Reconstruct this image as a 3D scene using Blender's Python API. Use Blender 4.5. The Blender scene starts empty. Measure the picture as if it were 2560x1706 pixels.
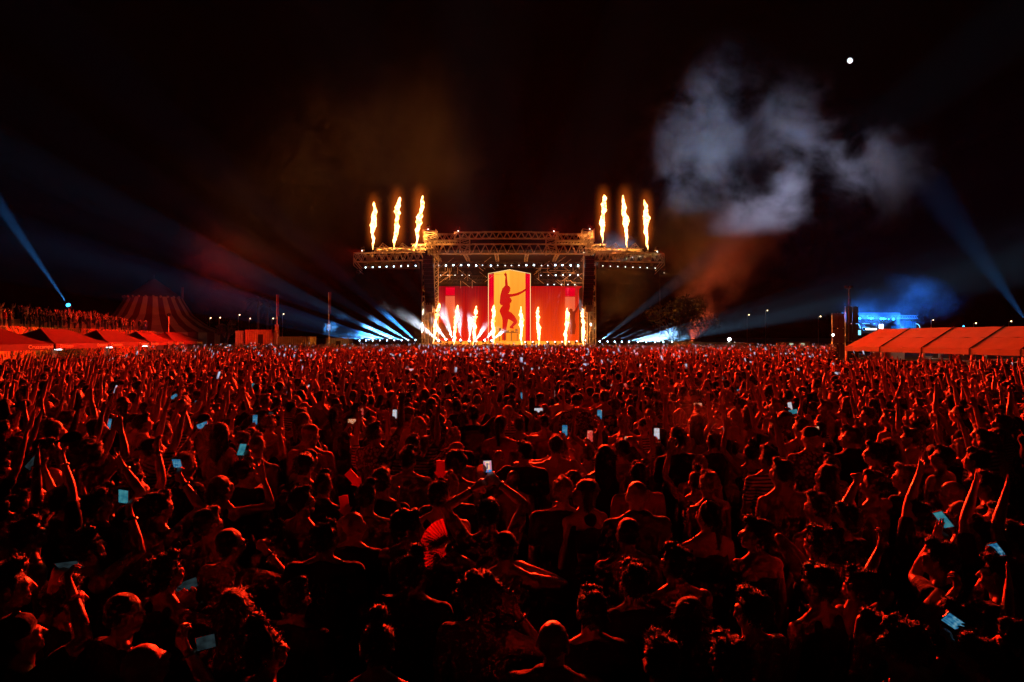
import bpy, bmesh, math, random
import numpy as np
from mathutils import Vector, Matrix, Euler
from mathutils.bvhtree import BVHTree

random.seed(7)
rng = np.random.default_rng(11)
SC = bpy.context.scene
COL = SC.collection
R = math.radians

# ------------------------------------------------------------------ camera
F, CX, HY, CAMZ = 1600.0, 1280.0, 845.0, 2.8
cam_data = bpy.data.cameras.new('camera')
cam_data.sensor_width = 36.0
cam_data.lens = 36.0 * F / 2560.0
cam_data.shift_y = -8.0 / 2560.0
cam_data.clip_start = 0.05
cam_data.clip_end = 6000.0
cam = bpy.data.objects.new('camera', cam_data)
cam.location = (0, 0, CAMZ)
cam.rotation_euler = (R(90), 0, 0)
COL.objects.link(cam)
SC.camera = cam

# ------------------------------------------------------------------ night sky, moonlight, exposure
world = bpy.data.worlds.new('World')
SC.world = world
world.use_nodes = True
wn = world.node_tree
for n in list(wn.nodes):
    wn.nodes.remove(n)
sky = wn.nodes.new('ShaderNodeTexSky')
sky.sky_type = 'NISHITA'
sky.sun_disc = False
MOON_DIR = Vector((0.528, 1.0, 0.434)).normalized()
sky.sun_elevation = R(-6.0)
sky.sun_rotation = R(200)
bg = wn.nodes.new('ShaderNodeBackground')
bg.inputs['Strength'].default_value = 0.05
wo = wn.nodes.new('ShaderNodeOutputWorld')
wn.links.new(sky.outputs[0], bg.inputs['Color'])
wn.links.new(bg.outputs[0], wo.inputs['Surface'])

moonlight = bpy.data.lights.new('moonlight', 'SUN')
moonlight.energy = 0.006
moonlight.angle = R(0.5)
moonlight.color = (0.75, 0.85, 1.0)
moon_lamp = bpy.data.objects.new('moonlight', moonlight)
moon_lamp.rotation_euler = (-MOON_DIR).to_track_quat('-Z', 'Y').to_euler()
moon_lamp.location = (60, 110, 90)
COL.objects.link(moon_lamp)

vs = SC.view_settings
vs.view_transform = 'Standard'
vs.look = 'None'
vs.exposure = 0.0
vs.gamma = 1.0
vs.use_curve_mapping = False

cy = SC.cycles
cy.use_denoising = True
try:
    cy.denoiser = 'OPENIMAGEDENOISE'
    cy.denoising_input_passes = 'RGB_ALBEDO_NORMAL'
except Exception:
    pass
cy.max_bounces = 5
cy.diffuse_bounces = 1
cy.glossy_bounces = 2
cy.transmission_bounces = 3
cy.transparent_max_bounces = 12
cy.volume_bounces = 0
cy.sample_clamp_indirect = 2.0
cy.use_light_tree = True
cy.use_adaptive_sampling = True
cy.adaptive_threshold = 0.025
cy.adaptive_min_samples = 24
cy.caustics_reflective = False
cy.caustics_refractive = False
cy.volume_step_rate = 0.9
cy.volume_max_steps = 64


def P(x, y, D):
    """photo pixel + depth -> place in the scene"""
    return Vector(((x - CX) / F * D, D, CAMZ - (y - HY) / F * D))


def gz(y):
    """height of the field: it dips a little towards the camera platform"""
    y = min(max(y, 3.0), 9.0)
    return -.011 * (9.0 - y) ** 2


# ------------------------------------------------------------------ materials
MATS = {}


def nodes_of(name):
    m = bpy.data.materials.new(name)
    m.use_nodes = True
    nt = m.node_tree
    for n in list(nt.nodes):
        nt.nodes.remove(n)
    out = nt.nodes.new('ShaderNodeOutputMaterial')
    MATS[name] = m
    return m, nt, out


def N(nt, typ, **kw):
    n = nt.nodes.new('ShaderNode' + typ)
    for k, v in kw.items():
        if k.startswith('i_'):
            key = k[2:]
            n.inputs[int(key) if key.isdigit() else key.replace('_', ' ')].default_value = v
        else:
            setattr(n, k, v)
    return n


def ramp(nt, stops, interp='LINEAR'):
    r = nt.nodes.new('ShaderNodeValToRGB')
    r.color_ramp.interpolation = interp
    els = r.color_ramp.elements
    while len(els) < len(stops):
        els.new(0.5)
    for e, (p, c) in zip(els, stops):
        e.position = p
        e.color = (*c, 1) if len(c) == 3 else c
    return r


def surface(name, color, rough=0.6, metal=0.0, noise=0.18, scale=8.0, bump=0.0, bump_scale=40.0, spec=0.5, coat=0.0, sheen=0.0):
    """a Principled surface with uneven colour and fine relief"""
    m, nt, out = nodes_of(name)
    L = nt.links.new
    b = N(nt, 'BsdfPrincipled')
    b.inputs['Roughness'].default_value = rough
    b.inputs['Metallic'].default_value = metal
    b.inputs['Specular IOR Level'].default_value = spec
    b.inputs['Coat Weight'].default_value = coat
    b.inputs['Sheen Weight'].default_value = sheen
    b.inputs['Sheen Roughness'].default_value = 0.35
    tc = N(nt, 'TexCoord')
    nz = N(nt, 'TexNoise')
    nz.inputs['Scale'].default_value = scale
    nz.inputs['Detail'].default_value = 5
    L(tc.outputs['Object'], nz.inputs['Vector'])
    c = np.array(color)
    rp = ramp(nt, [(0.25, tuple(c * (1 - noise))), (0.75, tuple(np.minimum(c * (1 + noise), 1)))])
    L(nz.outputs['Fac'], rp.inputs['Fac'])
    L(rp.outputs['Color'], b.inputs['Base Color'])
    if bump:
        nb = N(nt, 'TexNoise')
        nb.inputs['Scale'].default_value = bump_scale
        nb.inputs['Detail'].default_value = 4
        L(tc.outputs['Object'], nb.inputs['Vector'])
        bp = N(nt, 'Bump')
        bp.inputs['Strength'].default_value = bump
        bp.inputs['Distance'].default_value = 0.02
        L(nb.outputs['Fac'], bp.inputs['Height'])
        L(bp.outputs['Normal'], b.inputs['Normal'])
    L(b.outputs[0], out.inputs['Surface'])
    return m


def thin_cloth(name, color, through=0.45, rough=0.7, noise=0.12, scale=2.5, bump=0.25, bump_scale=5):
    """canvas, paper or plastic sheet that lets light through from behind"""
    m, nt, out = nodes_of(name)
    L = nt.links.new
    tc = N(nt, 'TexCoord')
    nz = N(nt, 'TexNoise')
    nz.inputs['Scale'].default_value = scale
    nz.inputs['Detail'].default_value = 5
    L(tc.outputs['Object'], nz.inputs['Vector'])
    c = np.array(color)
    rp = ramp(nt, [(0.25, tuple(c * (1 - noise))), (0.75, tuple(np.minimum(c * (1 + noise), 1)))])
    L(nz.outputs['Fac'], rp.inputs['Fac'])
    nb = N(nt, 'TexNoise')
    nb.inputs['Scale'].default_value = bump_scale
    L(tc.outputs['Object'], nb.inputs['Vector'])
    bp = N(nt, 'Bump')
    bp.inputs['Strength'].default_value = bump
    bp.inputs['Distance'].default_value = 0.02
    L(nb.outputs['Fac'], bp.inputs['Height'])
    b = N(nt, 'BsdfPrincipled')
    b.inputs['Roughness'].default_value = rough
    L(rp.outputs['Color'], b.inputs['Base Color'])
    L(bp.outputs['Normal'], b.inputs['Normal'])
    t = N(nt, 'BsdfTranslucent')
    L(rp.outputs['Color'], t.inputs['Color'])
    mx = N(nt, 'MixShader')
    mx.inputs[0].default_value = through
    L(b.outputs[0], mx.inputs[1])
    L(t.outputs[0], mx.inputs[2])
    L(mx.outputs[0], out.inputs['Surface'])
    return m


def glow(name, color, strength, sample=False):
    m, nt, out = nodes_of(name)
    e = N(nt, 'Emission')
    e.inputs['Color'].default_value = (*color, 1)
    e.inputs['Strength'].default_value = strength
    nt.links.new(e.outputs[0], out.inputs['Surface'])
    m.cycles.emission_sampling = 'AUTO' if sample else 'NONE'
    return m


def random_tone(name, stops, rough=0.8, bump=0.25, bump_scale=30, spec=0.3, sheen=0.0):
    """cloth, skin or hair whose tone differs from person to person"""
    m, nt, out = nodes_of(name)
    L = nt.links.new
    b = N(nt, 'BsdfPrincipled')
    b.inputs['Roughness'].default_value = rough
    b.inputs['Specular IOR Level'].default_value = spec
    b.inputs['Sheen Weight'].default_value = sheen
    b.inputs['Sheen Roughness'].default_value = 0.35
    oi = N(nt, 'ObjectInfo')
    rp = ramp(nt, stops, 'CONSTANT')
    mu = N(nt, 'Math', operation='MULTIPLY')
    mu.inputs[1].default_value = 7.31 if 'cloth' in name else (3.77 if 'hair' in name else 1.0)
    fr = N(nt, 'Math', operation='FRACT')
    L(oi.outputs['Random'], mu.inputs[0])
    L(mu.outputs[0], fr.inputs[0])
    L(fr.outputs[0], rp.inputs['Fac'])
    L(rp.outputs['Color'], b.inputs['Base Color'])
    tc = N(nt, 'TexCoord')
    nb = N(nt, 'TexNoise')
    nb.inputs['Scale'].default_value = bump_scale
    L(tc.outputs['Object'], nb.inputs['Vector'])
    bp = N(nt, 'Bump')
    bp.inputs['Strength'].default_value = bump
    bp.inputs['Distance'].default_value = 0.02
    L(nb.outputs['Fac'], bp.inputs['Height'])
    L(bp.outputs['Normal'], b.inputs['Normal'])
    L(b.outputs[0], out.inputs['Surface'])
    return m


def skin(name, color):
    m = surface(name, color, rough=0.42, noise=0.2, scale=22, bump=0.15, bump_scale=140, spec=0.45)
    return m


SKINS = [skin('skin_fair', (0.56, 0.33, 0.24)), skin('skin_tan', (0.44, 0.25, 0.17)), skin('skin_brown', (0.28, 0.15, 0.10))]
HAIRS = {'black': (0.012, 0.010, 0.009), 'brown': (0.045, 0.025, 0.015), 'auburn': (0.13, 0.05, 0.025),
         'blond': (0.34, 0.22, 0.10), 'grey': (0.26, 0.24, 0.22)}
for k, c in HAIRS.items():
    surface('hair_' + k, c, rough=0.5, noise=0.5, scale=60, bump=0.6, bump_scale=170, spec=0.4, sheen=0.9)
CLOTHS = {'black': (0.018, 0.018, 0.02), 'white': (0.68, 0.66, 0.62), 'grey': (0.24, 0.24, 0.25), 'navy': (0.025, 0.035, 0.08),
          'beige': (0.45, 0.36, 0.25), 'red': (0.42, 0.035, 0.03), 'olive': (0.09, 0.10, 0.045), 'denim': (0.05, 0.08, 0.15),
          'pink': (0.55, 0.22, 0.28), 'yellow': (0.55, 0.42, 0.12)}
for k, c in CLOTHS.items():
    surface('cloth_' + k, c, rough=0.85, noise=0.22, scale=9, bump=0.9, bump_scale=16, spec=0.2, sheen=0.35)


def patterned(name, kind, c0, c1, scale):
    """printed cloth: stripes, flowers or a chest print"""
    m, nt, out = nodes_of(name)
    L = nt.links.new
    tc = N(nt, 'TexCoord')
    b = N(nt, 'BsdfPrincipled')
    b.inputs['Roughness'].default_value = .85
    b.inputs['Sheen Weight'].default_value = .3
    if kind == 'stripes':
        t = N(nt, 'TexWave', bands_direction='Z')
        t.inputs['Scale'].default_value = scale
        t.inputs['Distortion'].default_value = .6
        fac = t.outputs['Fac']
    else:
        t = N(nt, 'TexVoronoi')
        t.inputs['Scale'].default_value = scale
        fac = t.outputs['Distance']
    L(tc.outputs['Object'], t.inputs['Vector'])
    rp = ramp(nt, [(0, c0), (.45, c1)], 'CONSTANT')
    L(fac, rp.inputs['Fac'])
    L(rp.outputs['Color'], b.inputs['Base Color'])
    nb = N(nt, 'TexNoise')
    nb.inputs['Scale'].default_value = 18
    L(tc.outputs['Object'], nb.inputs['Vector'])
    bp = N(nt, 'Bump')
    bp.inputs['Strength'].default_value = .7
    bp.inputs['Distance'].default_value = .025
    L(nb.outputs['Fac'], bp.inputs['Height'])
    L(bp.outputs['Normal'], b.inputs['Normal'])
    L(b.outputs[0], out.inputs['Surface'])


patterned('cloth_striped', 'stripes', (.03, .03, .05), (.62, .60, .56), 9.0)
patterned('cloth_flowered', 'voronoi', (.60, .42, .20), (.03, .05, .04), 16.0)
patterned('cloth_spotted', 'voronoi', (.62, .55, .5), (.10, .015, .02), 26.0)
random_tone('crowd_skin', [(0, (0.56, 0.33, 0.24)), (0.4, (0.44, 0.25, 0.17)), (0.75, (0.30, 0.17, 0.11))], rough=0.45, spec=0.45)
random_tone('crowd_cloth', [(0, CLOTHS['black']), (0.50, CLOTHS['navy']), (0.62, CLOTHS['grey']), (0.71, CLOTHS['white']),
                            (0.79, CLOTHS['beige']), (0.86, CLOTHS['red']), (0.94, CLOTHS['olive'])], sheen=0.1)
random_tone('crowd_hair', [(0, HAIRS['black']), (0.45, HAIRS['brown']), (0.8, HAIRS['auburn']), (0.92, HAIRS['blond'])], rough=0.5, spec=0.4, sheen=0.9)
surface('eye_white', (0.7, 0.68, 0.65), rough=0.15, noise=0.02)
surface('galvanised_steel', (0.72, 0.70, 0.66), rough=0.5, metal=0.0, noise=0.25, scale=3)
surface('black_steel', (0.03, 0.03, 0.032), rough=0.5, metal=0.3, noise=0.3)
surface('black_cloth', (0.012, 0.012, 0.013), rough=0.95, noise=0.4, scale=1.5)
surface('black_plastic', (0.016, 0.016, 0.018), rough=0.3, noise=0.2)
surface('plywood_deck', (0.16, 0.12, 0.08), rough=0.7, noise=0.35, scale=1.2, bump=0.2)
thin_cloth('red_canvas', (0.115, 0.0012, 0.006), .25)
thin_cloth('white_pvc', (0.34, 0.30, 0.22), .3, .5, .1, 1.2, .12, 3)
surface('dark_seam', (0.05, 0.035, 0.03), rough=0.8)
surface('white_paint', (0.74, 0.73, 0.70), rough=0.55, noise=0.12, scale=4)
surface('grey_paint', (0.30, 0.31, 0.32), rough=0.6, noise=0.2, scale=4)
surface('ochre_plastic', (0.55, 0.40, 0.14), rough=0.5, noise=0.2, scale=2)
surface('gold_print', (0.88, 0.78, 0.45), rough=0.6, noise=0.1)
surface('rusty_panel', (0.38, 0.20, 0.13), rough=0.75, noise=0.3, scale=2)
surface('pale_print', (0.40, 0.36, 0.34), rough=0.85, noise=0.25, scale=18)
thin_cloth('red_card', (0.75, 0.06, 0.05), .5, .6, .1, 14)
thin_cloth('red_fan_paper', (0.7, 0.06, 0.05), .6, .7, .15, 20)
surface('bark', (0.14, 0.09, 0.06), rough=0.9, noise=0.4, scale=5, bump=0.6, bump_scale=18)
surface('leaf', (0.04, 0.05, 0.025), rough=0.6, noise=0.4, scale=3)
surface('pale_metal', (0.6, 0.55, 0.42), rough=0.3, metal=0.8, noise=0.1)
surface('amber_straw', (0.75, 0.42, 0.12), rough=0.5, noise=0.1)


# ------------------------------------------------------------------ mesh helpers
class MB:
    """collects shapes and links them as ONE mesh object"""

    def __init__(s):
        s.v, s.f, s.m = [], [], []
        s.slot = 0

    def add(s, verts, faces):
        o = len(s.v)
        s.v.extend(tuple(map(float, p)) for p in verts)
        s.f.extend(tuple(i + o for i in f) for f in faces)
        s.m.extend([s.slot] * len(faces))

    def box(s, c, size, rot=None):
        hx, hy, hz = size[0] / 2, size[1] / 2, size[2] / 2
        pts = [Vector((x, y, z)) for x in (-hx, hx) for y in (-hy, hy) for z in (-hz, hz)]
        if rot is not None:
            pts = [rot @ p for p in pts]
        c = Vector(c)
        s.add([c + p for p in pts], [(0, 1, 3, 2), (4, 6, 7, 5), (0, 4, 5, 1), (2, 3, 7, 6), (0, 2, 6, 4), (1, 5, 7, 3)])
        return s

    def tube(s, p0, p1, r0, r1=None, n=4, caps=True):
        p0, p1 = Vector(p0), Vector(p1)
        r1 = r0 if r1 is None else r1
        d = (p1 - p0)
        if d.length < 1e-6:
            return s
        q = d.to_track_quat('Z', 'Y').to_matrix()
        ring = [(math.cos(2 * math.pi * (i + .5) / n), math.sin(2 * math.pi * (i + .5) / n)) for i in range(n)]
        vs_ = [p0 + q @ Vector((a * r0, b * r0, 0)) for a, b in ring] + [p1 + q @ Vector((a * r1, b * r1, 0)) for a, b in ring]
        fs = [(i, (i + 1) % n, n + (i + 1) % n, n + i) for i in range(n)]
        if caps:
            fs += [tuple(range(n - 1, -1, -1)), tuple(range(n, 2 * n))]
        s.add(vs_, fs)
        return s

    def prism(s, poly, d):
        """polygon (list of Vector, planar) thickened along d"""
        n = len(poly)
        d = Vector(d)
        s.add(list(poly) + [p + d for p in poly],
              [tuple(range(n - 1, -1, -1)), tuple(range(n, 2 * n))] + [(i, (i + 1) % n, n + (i + 1) % n, n + i) for i in range(n)])
        return s

    def ball(s, c, r, n=12, m=8, rot=None):
        r = (r, r, r) if not hasattr(r, '__len__') else r
        vs_, fs = [], []
        for j in range(m + 1):
            t = math.pi * j / m
            for i in range(n):
                a = 2 * math.pi * i / n
                p = Vector((r[0] * math.sin(t) * math.cos(a), r[1] * math.sin(t) * math.sin(a), r[2] * math.cos(t)))
                vs_.append(Vector(c) + (rot @ p if rot else p))
        for j in range(m):
            for i in range(n):
                fs.append((j * n + i, (j + 1) * n + i, (j + 1) * n + (i + 1) % n, j * n + (i + 1) % n))
        s.add(vs_, fs)
        return s

    def mesh(s, name, mats, smooth=False):
        me = bpy.data.meshes.new(name)
        me.from_pydata(s.v, [], s.f)
        for m_ in (mats if isinstance(mats, (list, tuple)) else [mats]):
            me.materials.append(MATS[m_] if isinstance(m_, str) else m_)
        if any(s.m):
            me.polygons.foreach_set('material_index', s.m)
        if smooth:
            me.polygons.foreach_set('use_smooth', [True] * len(me.polygons))
        me.update()
        return me

    def build(s, name, mats, parent=None, smooth=False):
        o = bpy.data.objects.new(name, s.mesh(name, mats, smooth))
        COL.objects.link(o)
        if parent is not None:
            o.parent = parent
        return o


def tag(o, label=None, cat=None, group=None, kind=None):
    if label:
        o['label'] = label
    if cat:
        o['category'] = cat
    if group:
        o['group'] = group
    if kind:
        o['kind'] = kind
    return o


def thing(name, loc, label, cat, group=None, rz=0.0):
    o = bpy.data.objects.new(name, None)
    o.empty_display_size = 0.2
    o.location = loc
    o.rotation_euler = (0, 0, rz)
    COL.objects.link(o)
    return tag(o, label, cat, group)


def child_of(o, parent):
    """parent without moving: the mesh was built in world coordinates"""
    o.parent = parent
    mw = Matrix.Translation(parent.location) @ parent.rotation_euler.to_matrix().to_4x4()
    o.matrix_parent_inverse = mw.inverted()
    return o


def lamp(name, typ, loc, energy, color, parent=None, aim=None, size=None, blend=0.3, radius=0.05):
    d = bpy.data.lights.new(name, typ)
    d.energy = energy
    d.color = color
    if typ == 'SPOT':
        d.spot_size = size
        d.spot_blend = blend
    d.shadow_soft_size = radius
    o = bpy.data.objects.new(name, d)
    COL.objects.link(o)
    o.location = loc
    if aim is not None:
        o.rotation_euler = (Vector(aim) - Vector(loc)).to_track_quat('-Z', 'Y').to_euler()
    if parent is not None:
        child_of(o, parent)
    return o


def text_mesh(s, size, align='CENTER', extrude=0.0):
    cu = bpy.data.curves.new('lettering', 'FONT')
    cu.body = s
    cu.size = size
    cu.align_x = align
    cu.align_y = 'CENTER'
    cu.extrude = extrude
    cu.resolution_u = 3
    o = bpy.data.objects.new('lettering', cu)
    WORKSHOP.collection.objects.link(o)
    WORKSHOP.view_layers[0].update()
    me = bpy.data.meshes.new_from_object(o.evaluated_get(WORKSHOP.view_layers[0].depsgraph))
    bpy.data.objects.remove(o)
    return me


ORD = 'first second third fourth fifth sixth seventh eighth ninth tenth eleventh twelfth thirteenth fourteenth fifteenth sixteenth seventeenth eighteenth nineteenth twentieth'.split()


def nth(i):
    return ORD[i]

# ------------------------------------------------------------------ human figures
def _sphere_template(n, m):
    """unit sphere with a doubled equator, so that it stretches into a capsule"""
    v, f = [(0, 0, -1)], []
    rows = [-math.pi / 2 * (1 - j / m) for j in range(1, m + 1)] + [math.pi / 2 * j / m for j in range(m)]
    for t in rows:
        for i in range(n):
            a = 2 * math.pi * i / n
            v.append((math.cos(t) * math.cos(a), math.cos(t) * math.sin(a), math.sin(t)))
    v.append((0, 0, 1))
    top = len(v) - 1
    k = len(rows)
    for i in range(n):
        f.append((0, 1 + (i + 1) % n, 1 + i))
        f.append((top, 1 + (k - 1) * n + i, 1 + (k - 1) * n + (i + 1) % n))
    for j in range(k - 1):
        for i in range(n):
            a, b = 1 + j * n, 1 + (j + 1) * n
            f.append((a + i, a + (i + 1) % n, b + (i + 1) % n, b + i))
    up = np.zeros(len(v), bool)
    up[1 + m * n:] = True
    return np.array(v), f, up


TPL = {k: _sphere_template(*k) for k in ((10, 3), (6, 2))}


def vec(*a):
    return np.array(a, float)


def unit(v):
    l = np.linalg.norm(v)
    return v / l if l > 1e-9 else v


WORKSHOP = bpy.data.scenes.new('workshop')      # figures are fused here, away from the scene, then it is removed


class Flesh:
    """overlapping rounded volumes that are fused into one continuous skin"""

    def __init__(s):
        s.v, s.f, s.n = [], [], 0

    def _put(s, v, f):
        s.v.append(v)
        s.f.extend(tuple(i + s.n for i in t) for t in f)
        s.n += len(v)

    def limb(s, p0, p1, r0, r1, small=False):
        v, f, up = TPL[(6, 2) if small else (10, 3)]
        p0, p1 = np.asarray(p0, float), np.asarray(p1, float)
        z = unit(p1 - p0)
        x = unit(np.cross(z, vec(0, 0, 1) if abs(z[2]) < .9 else vec(1, 0, 0)))
        y = np.cross(z, x)
        B = np.stack([x, y, z])
        s._put(np.where(up[:, None], (v * r1) @ B + p1, (v * r0) @ B + p0), f)

    def ell(s, c, r, B=None):
        v, f, up = TPL[(10, 3)]
        w = v * np.asarray(r, float)
        if B is not None:
            w = w @ B
        s._put(w + np.asarray(c, float), f)

    def fuse(s, name, voxel, smooth=4, target=None, squash=None, factor=0.5):
        v = np.concatenate(s.v)
        if squash:
            z0, k = squash
            lo = v[:, 2] < z0
            v[lo, 2] = z0 + (v[lo, 2] - z0) * k
        me = bpy.data.meshes.new(name)
        me.from_pydata(v.tolist(), [], s.f)
        o = bpy.data.objects.new(name, me)
        WORKSHOP.collection.objects.link(o)
        md = o.modifiers.new('r', 'REMESH')
        md.mode = 'VOXEL'
        md.voxel_size = voxel
        md.use_smooth_shade = True
        if smooth:
            ms = o.modifiers.new('s', 'SMOOTH')
            ms.factor = factor
            ms.iterations = smooth
        if target:
            d = o.modifiers.new('d', 'DECIMATE')
            d.ratio = target
        vl = WORKSHOP.view_layers[0]
        vl.update()
        out = bpy.data.meshes.new_from_object(o.evaluated_get(vl.depsgraph))
        out.name = name
        bpy.data.objects.remove(o)
        bpy.data.meshes.remove(me)
        if squash:
            co = get_co(out)
            lo = co[:, 2] < z0
            co[lo, 2] = z0 + (co[lo, 2] - z0) / k
            set_co(out, co)
        out.polygons.foreach_set('use_smooth', [True] * len(out.polygons))
        return out


def get_co(me):
    a = np.empty(len(me.vertices) * 3, np.float32)
    me.vertices.foreach_get('co', a)
    return a.reshape(-1, 3).astype(float)


def set_co(me, co):
    me.vertices.foreach_set('co', co.astype(np.float32).ravel())
    me.update()


def get_no(me):
    a = np.empty(len(me.vertices) * 3, np.float32)
    me.vertices.foreach_get('normal', a)
    return a.reshape(-1, 3).astype(float)


def wobble(co, freq, seed, octaves=3):
    """cheap smooth noise in -1..1 from crossed sine waves"""
    g = np.random.default_rng(seed)
    out = np.zeros(len(co))
    amp, tot = 1.0, 0.0
    for o in range(octaves):
        for _ in range(4):
            k = g.normal(size=3)
            k = k / np.linalg.norm(k) * freq * g.uniform(.7, 1.4)
            out += amp * np.sin(co @ k + g.uniform(0, 6.28)) / 4
        tot += amp
        amp *= .55
        freq *= 2.1
    return out / tot * 1.6


def rot3(yaw=0, pitch=0, roll=0):
    return np.array(Euler((pitch, roll, yaw)).to_matrix())


def ik(S, T, a, b, hint):
    d = T - S
    L = np.linalg.norm(d)
    L2 = min(max(L, abs(a - b) + .02), (a + b) * .995)
    u = unit(d)
    T = S + u * L2
    x = (a * a - b * b + L2 * L2) / (2 * L2)
    h = math.sqrt(max(a * a - x * x, 0))
    w = hint - u * np.dot(hint, u)
    w = unit(w) if np.linalg.norm(w) > 1e-4 else vec(0, 0, -1)
    return S + u * x + w * h, T


CURL = {'open': (.05, .08, .08), 'relaxed': (.35, .45, .4), 'hold': (.55, .75, .6), 'fist': (1.35, 1.6, 1.1)}


def hand(fl, W, f, pn, side, style):
    """palm, four fingers of unequal length and a thumb; f = finger direction, pn = palm normal, side = towards the thumb"""
    f = unit(f)
    pn = unit(pn - f * np.dot(pn, f))
    sd = np.cross(f, pn)
    if np.dot(sd, side) < 0:
        sd = -sd
    fl.ell(W + f * .048, (.044, .019, .056), np.stack([sd, pn, f]))
    fl.limb(W - f * .01, W + f * .03, .026, .026, True)
    lens = (.072, .082, .076, .058)
    for i, ln in enumerate(lens):
        off = (.034, .0115, -.0115, -.033)[i]
        c = CURL['fist'] if (style == 'point' and i > 0) or (style == 'peace' and i > 1) else CURL.get(style, CURL['open'])
        spread = (.16, .05, -.06, -.2)[i] * (1.2 if style in ('open', 'peace') else .3)
        base = W + f * (.09 if i in (1, 2) else .082) + sd * off
        d = unit(f + sd * spread)
        p = base - f * .02
        ang = 0
        for k, (frac, cc) in enumerate(zip((.5, .3, .24), c)):
            ang += cc * (1 + .12 * i)
            dd = d * math.cos(ang) + pn * math.sin(ang)
            q = p + dd * (ln * frac + (.02 if k == 0 else 0))
            fl.limb(p, q, .0112 - .001 * k, .0102 - .001 * k, True)
            p = q
    tb = W + f * .028 + sd * .036
    t1 = tb + unit(sd * .75 + f * .6 + pn * .25) * .042
    t2 = t1 + unit(sd * (.1 if style in ('fist', 'hold') else .4) + f * .9 + pn * (.7 if style in ('fist', 'hold', 'point') else .15)) * .036
    fl.limb(tb - sd * .012, t1, .0155, .0125, True)
    fl.limb(t1, t2, .0122, .0105, True)


NECK = vec(0, .0, 1.50)
TROUSERS = {}


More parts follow.
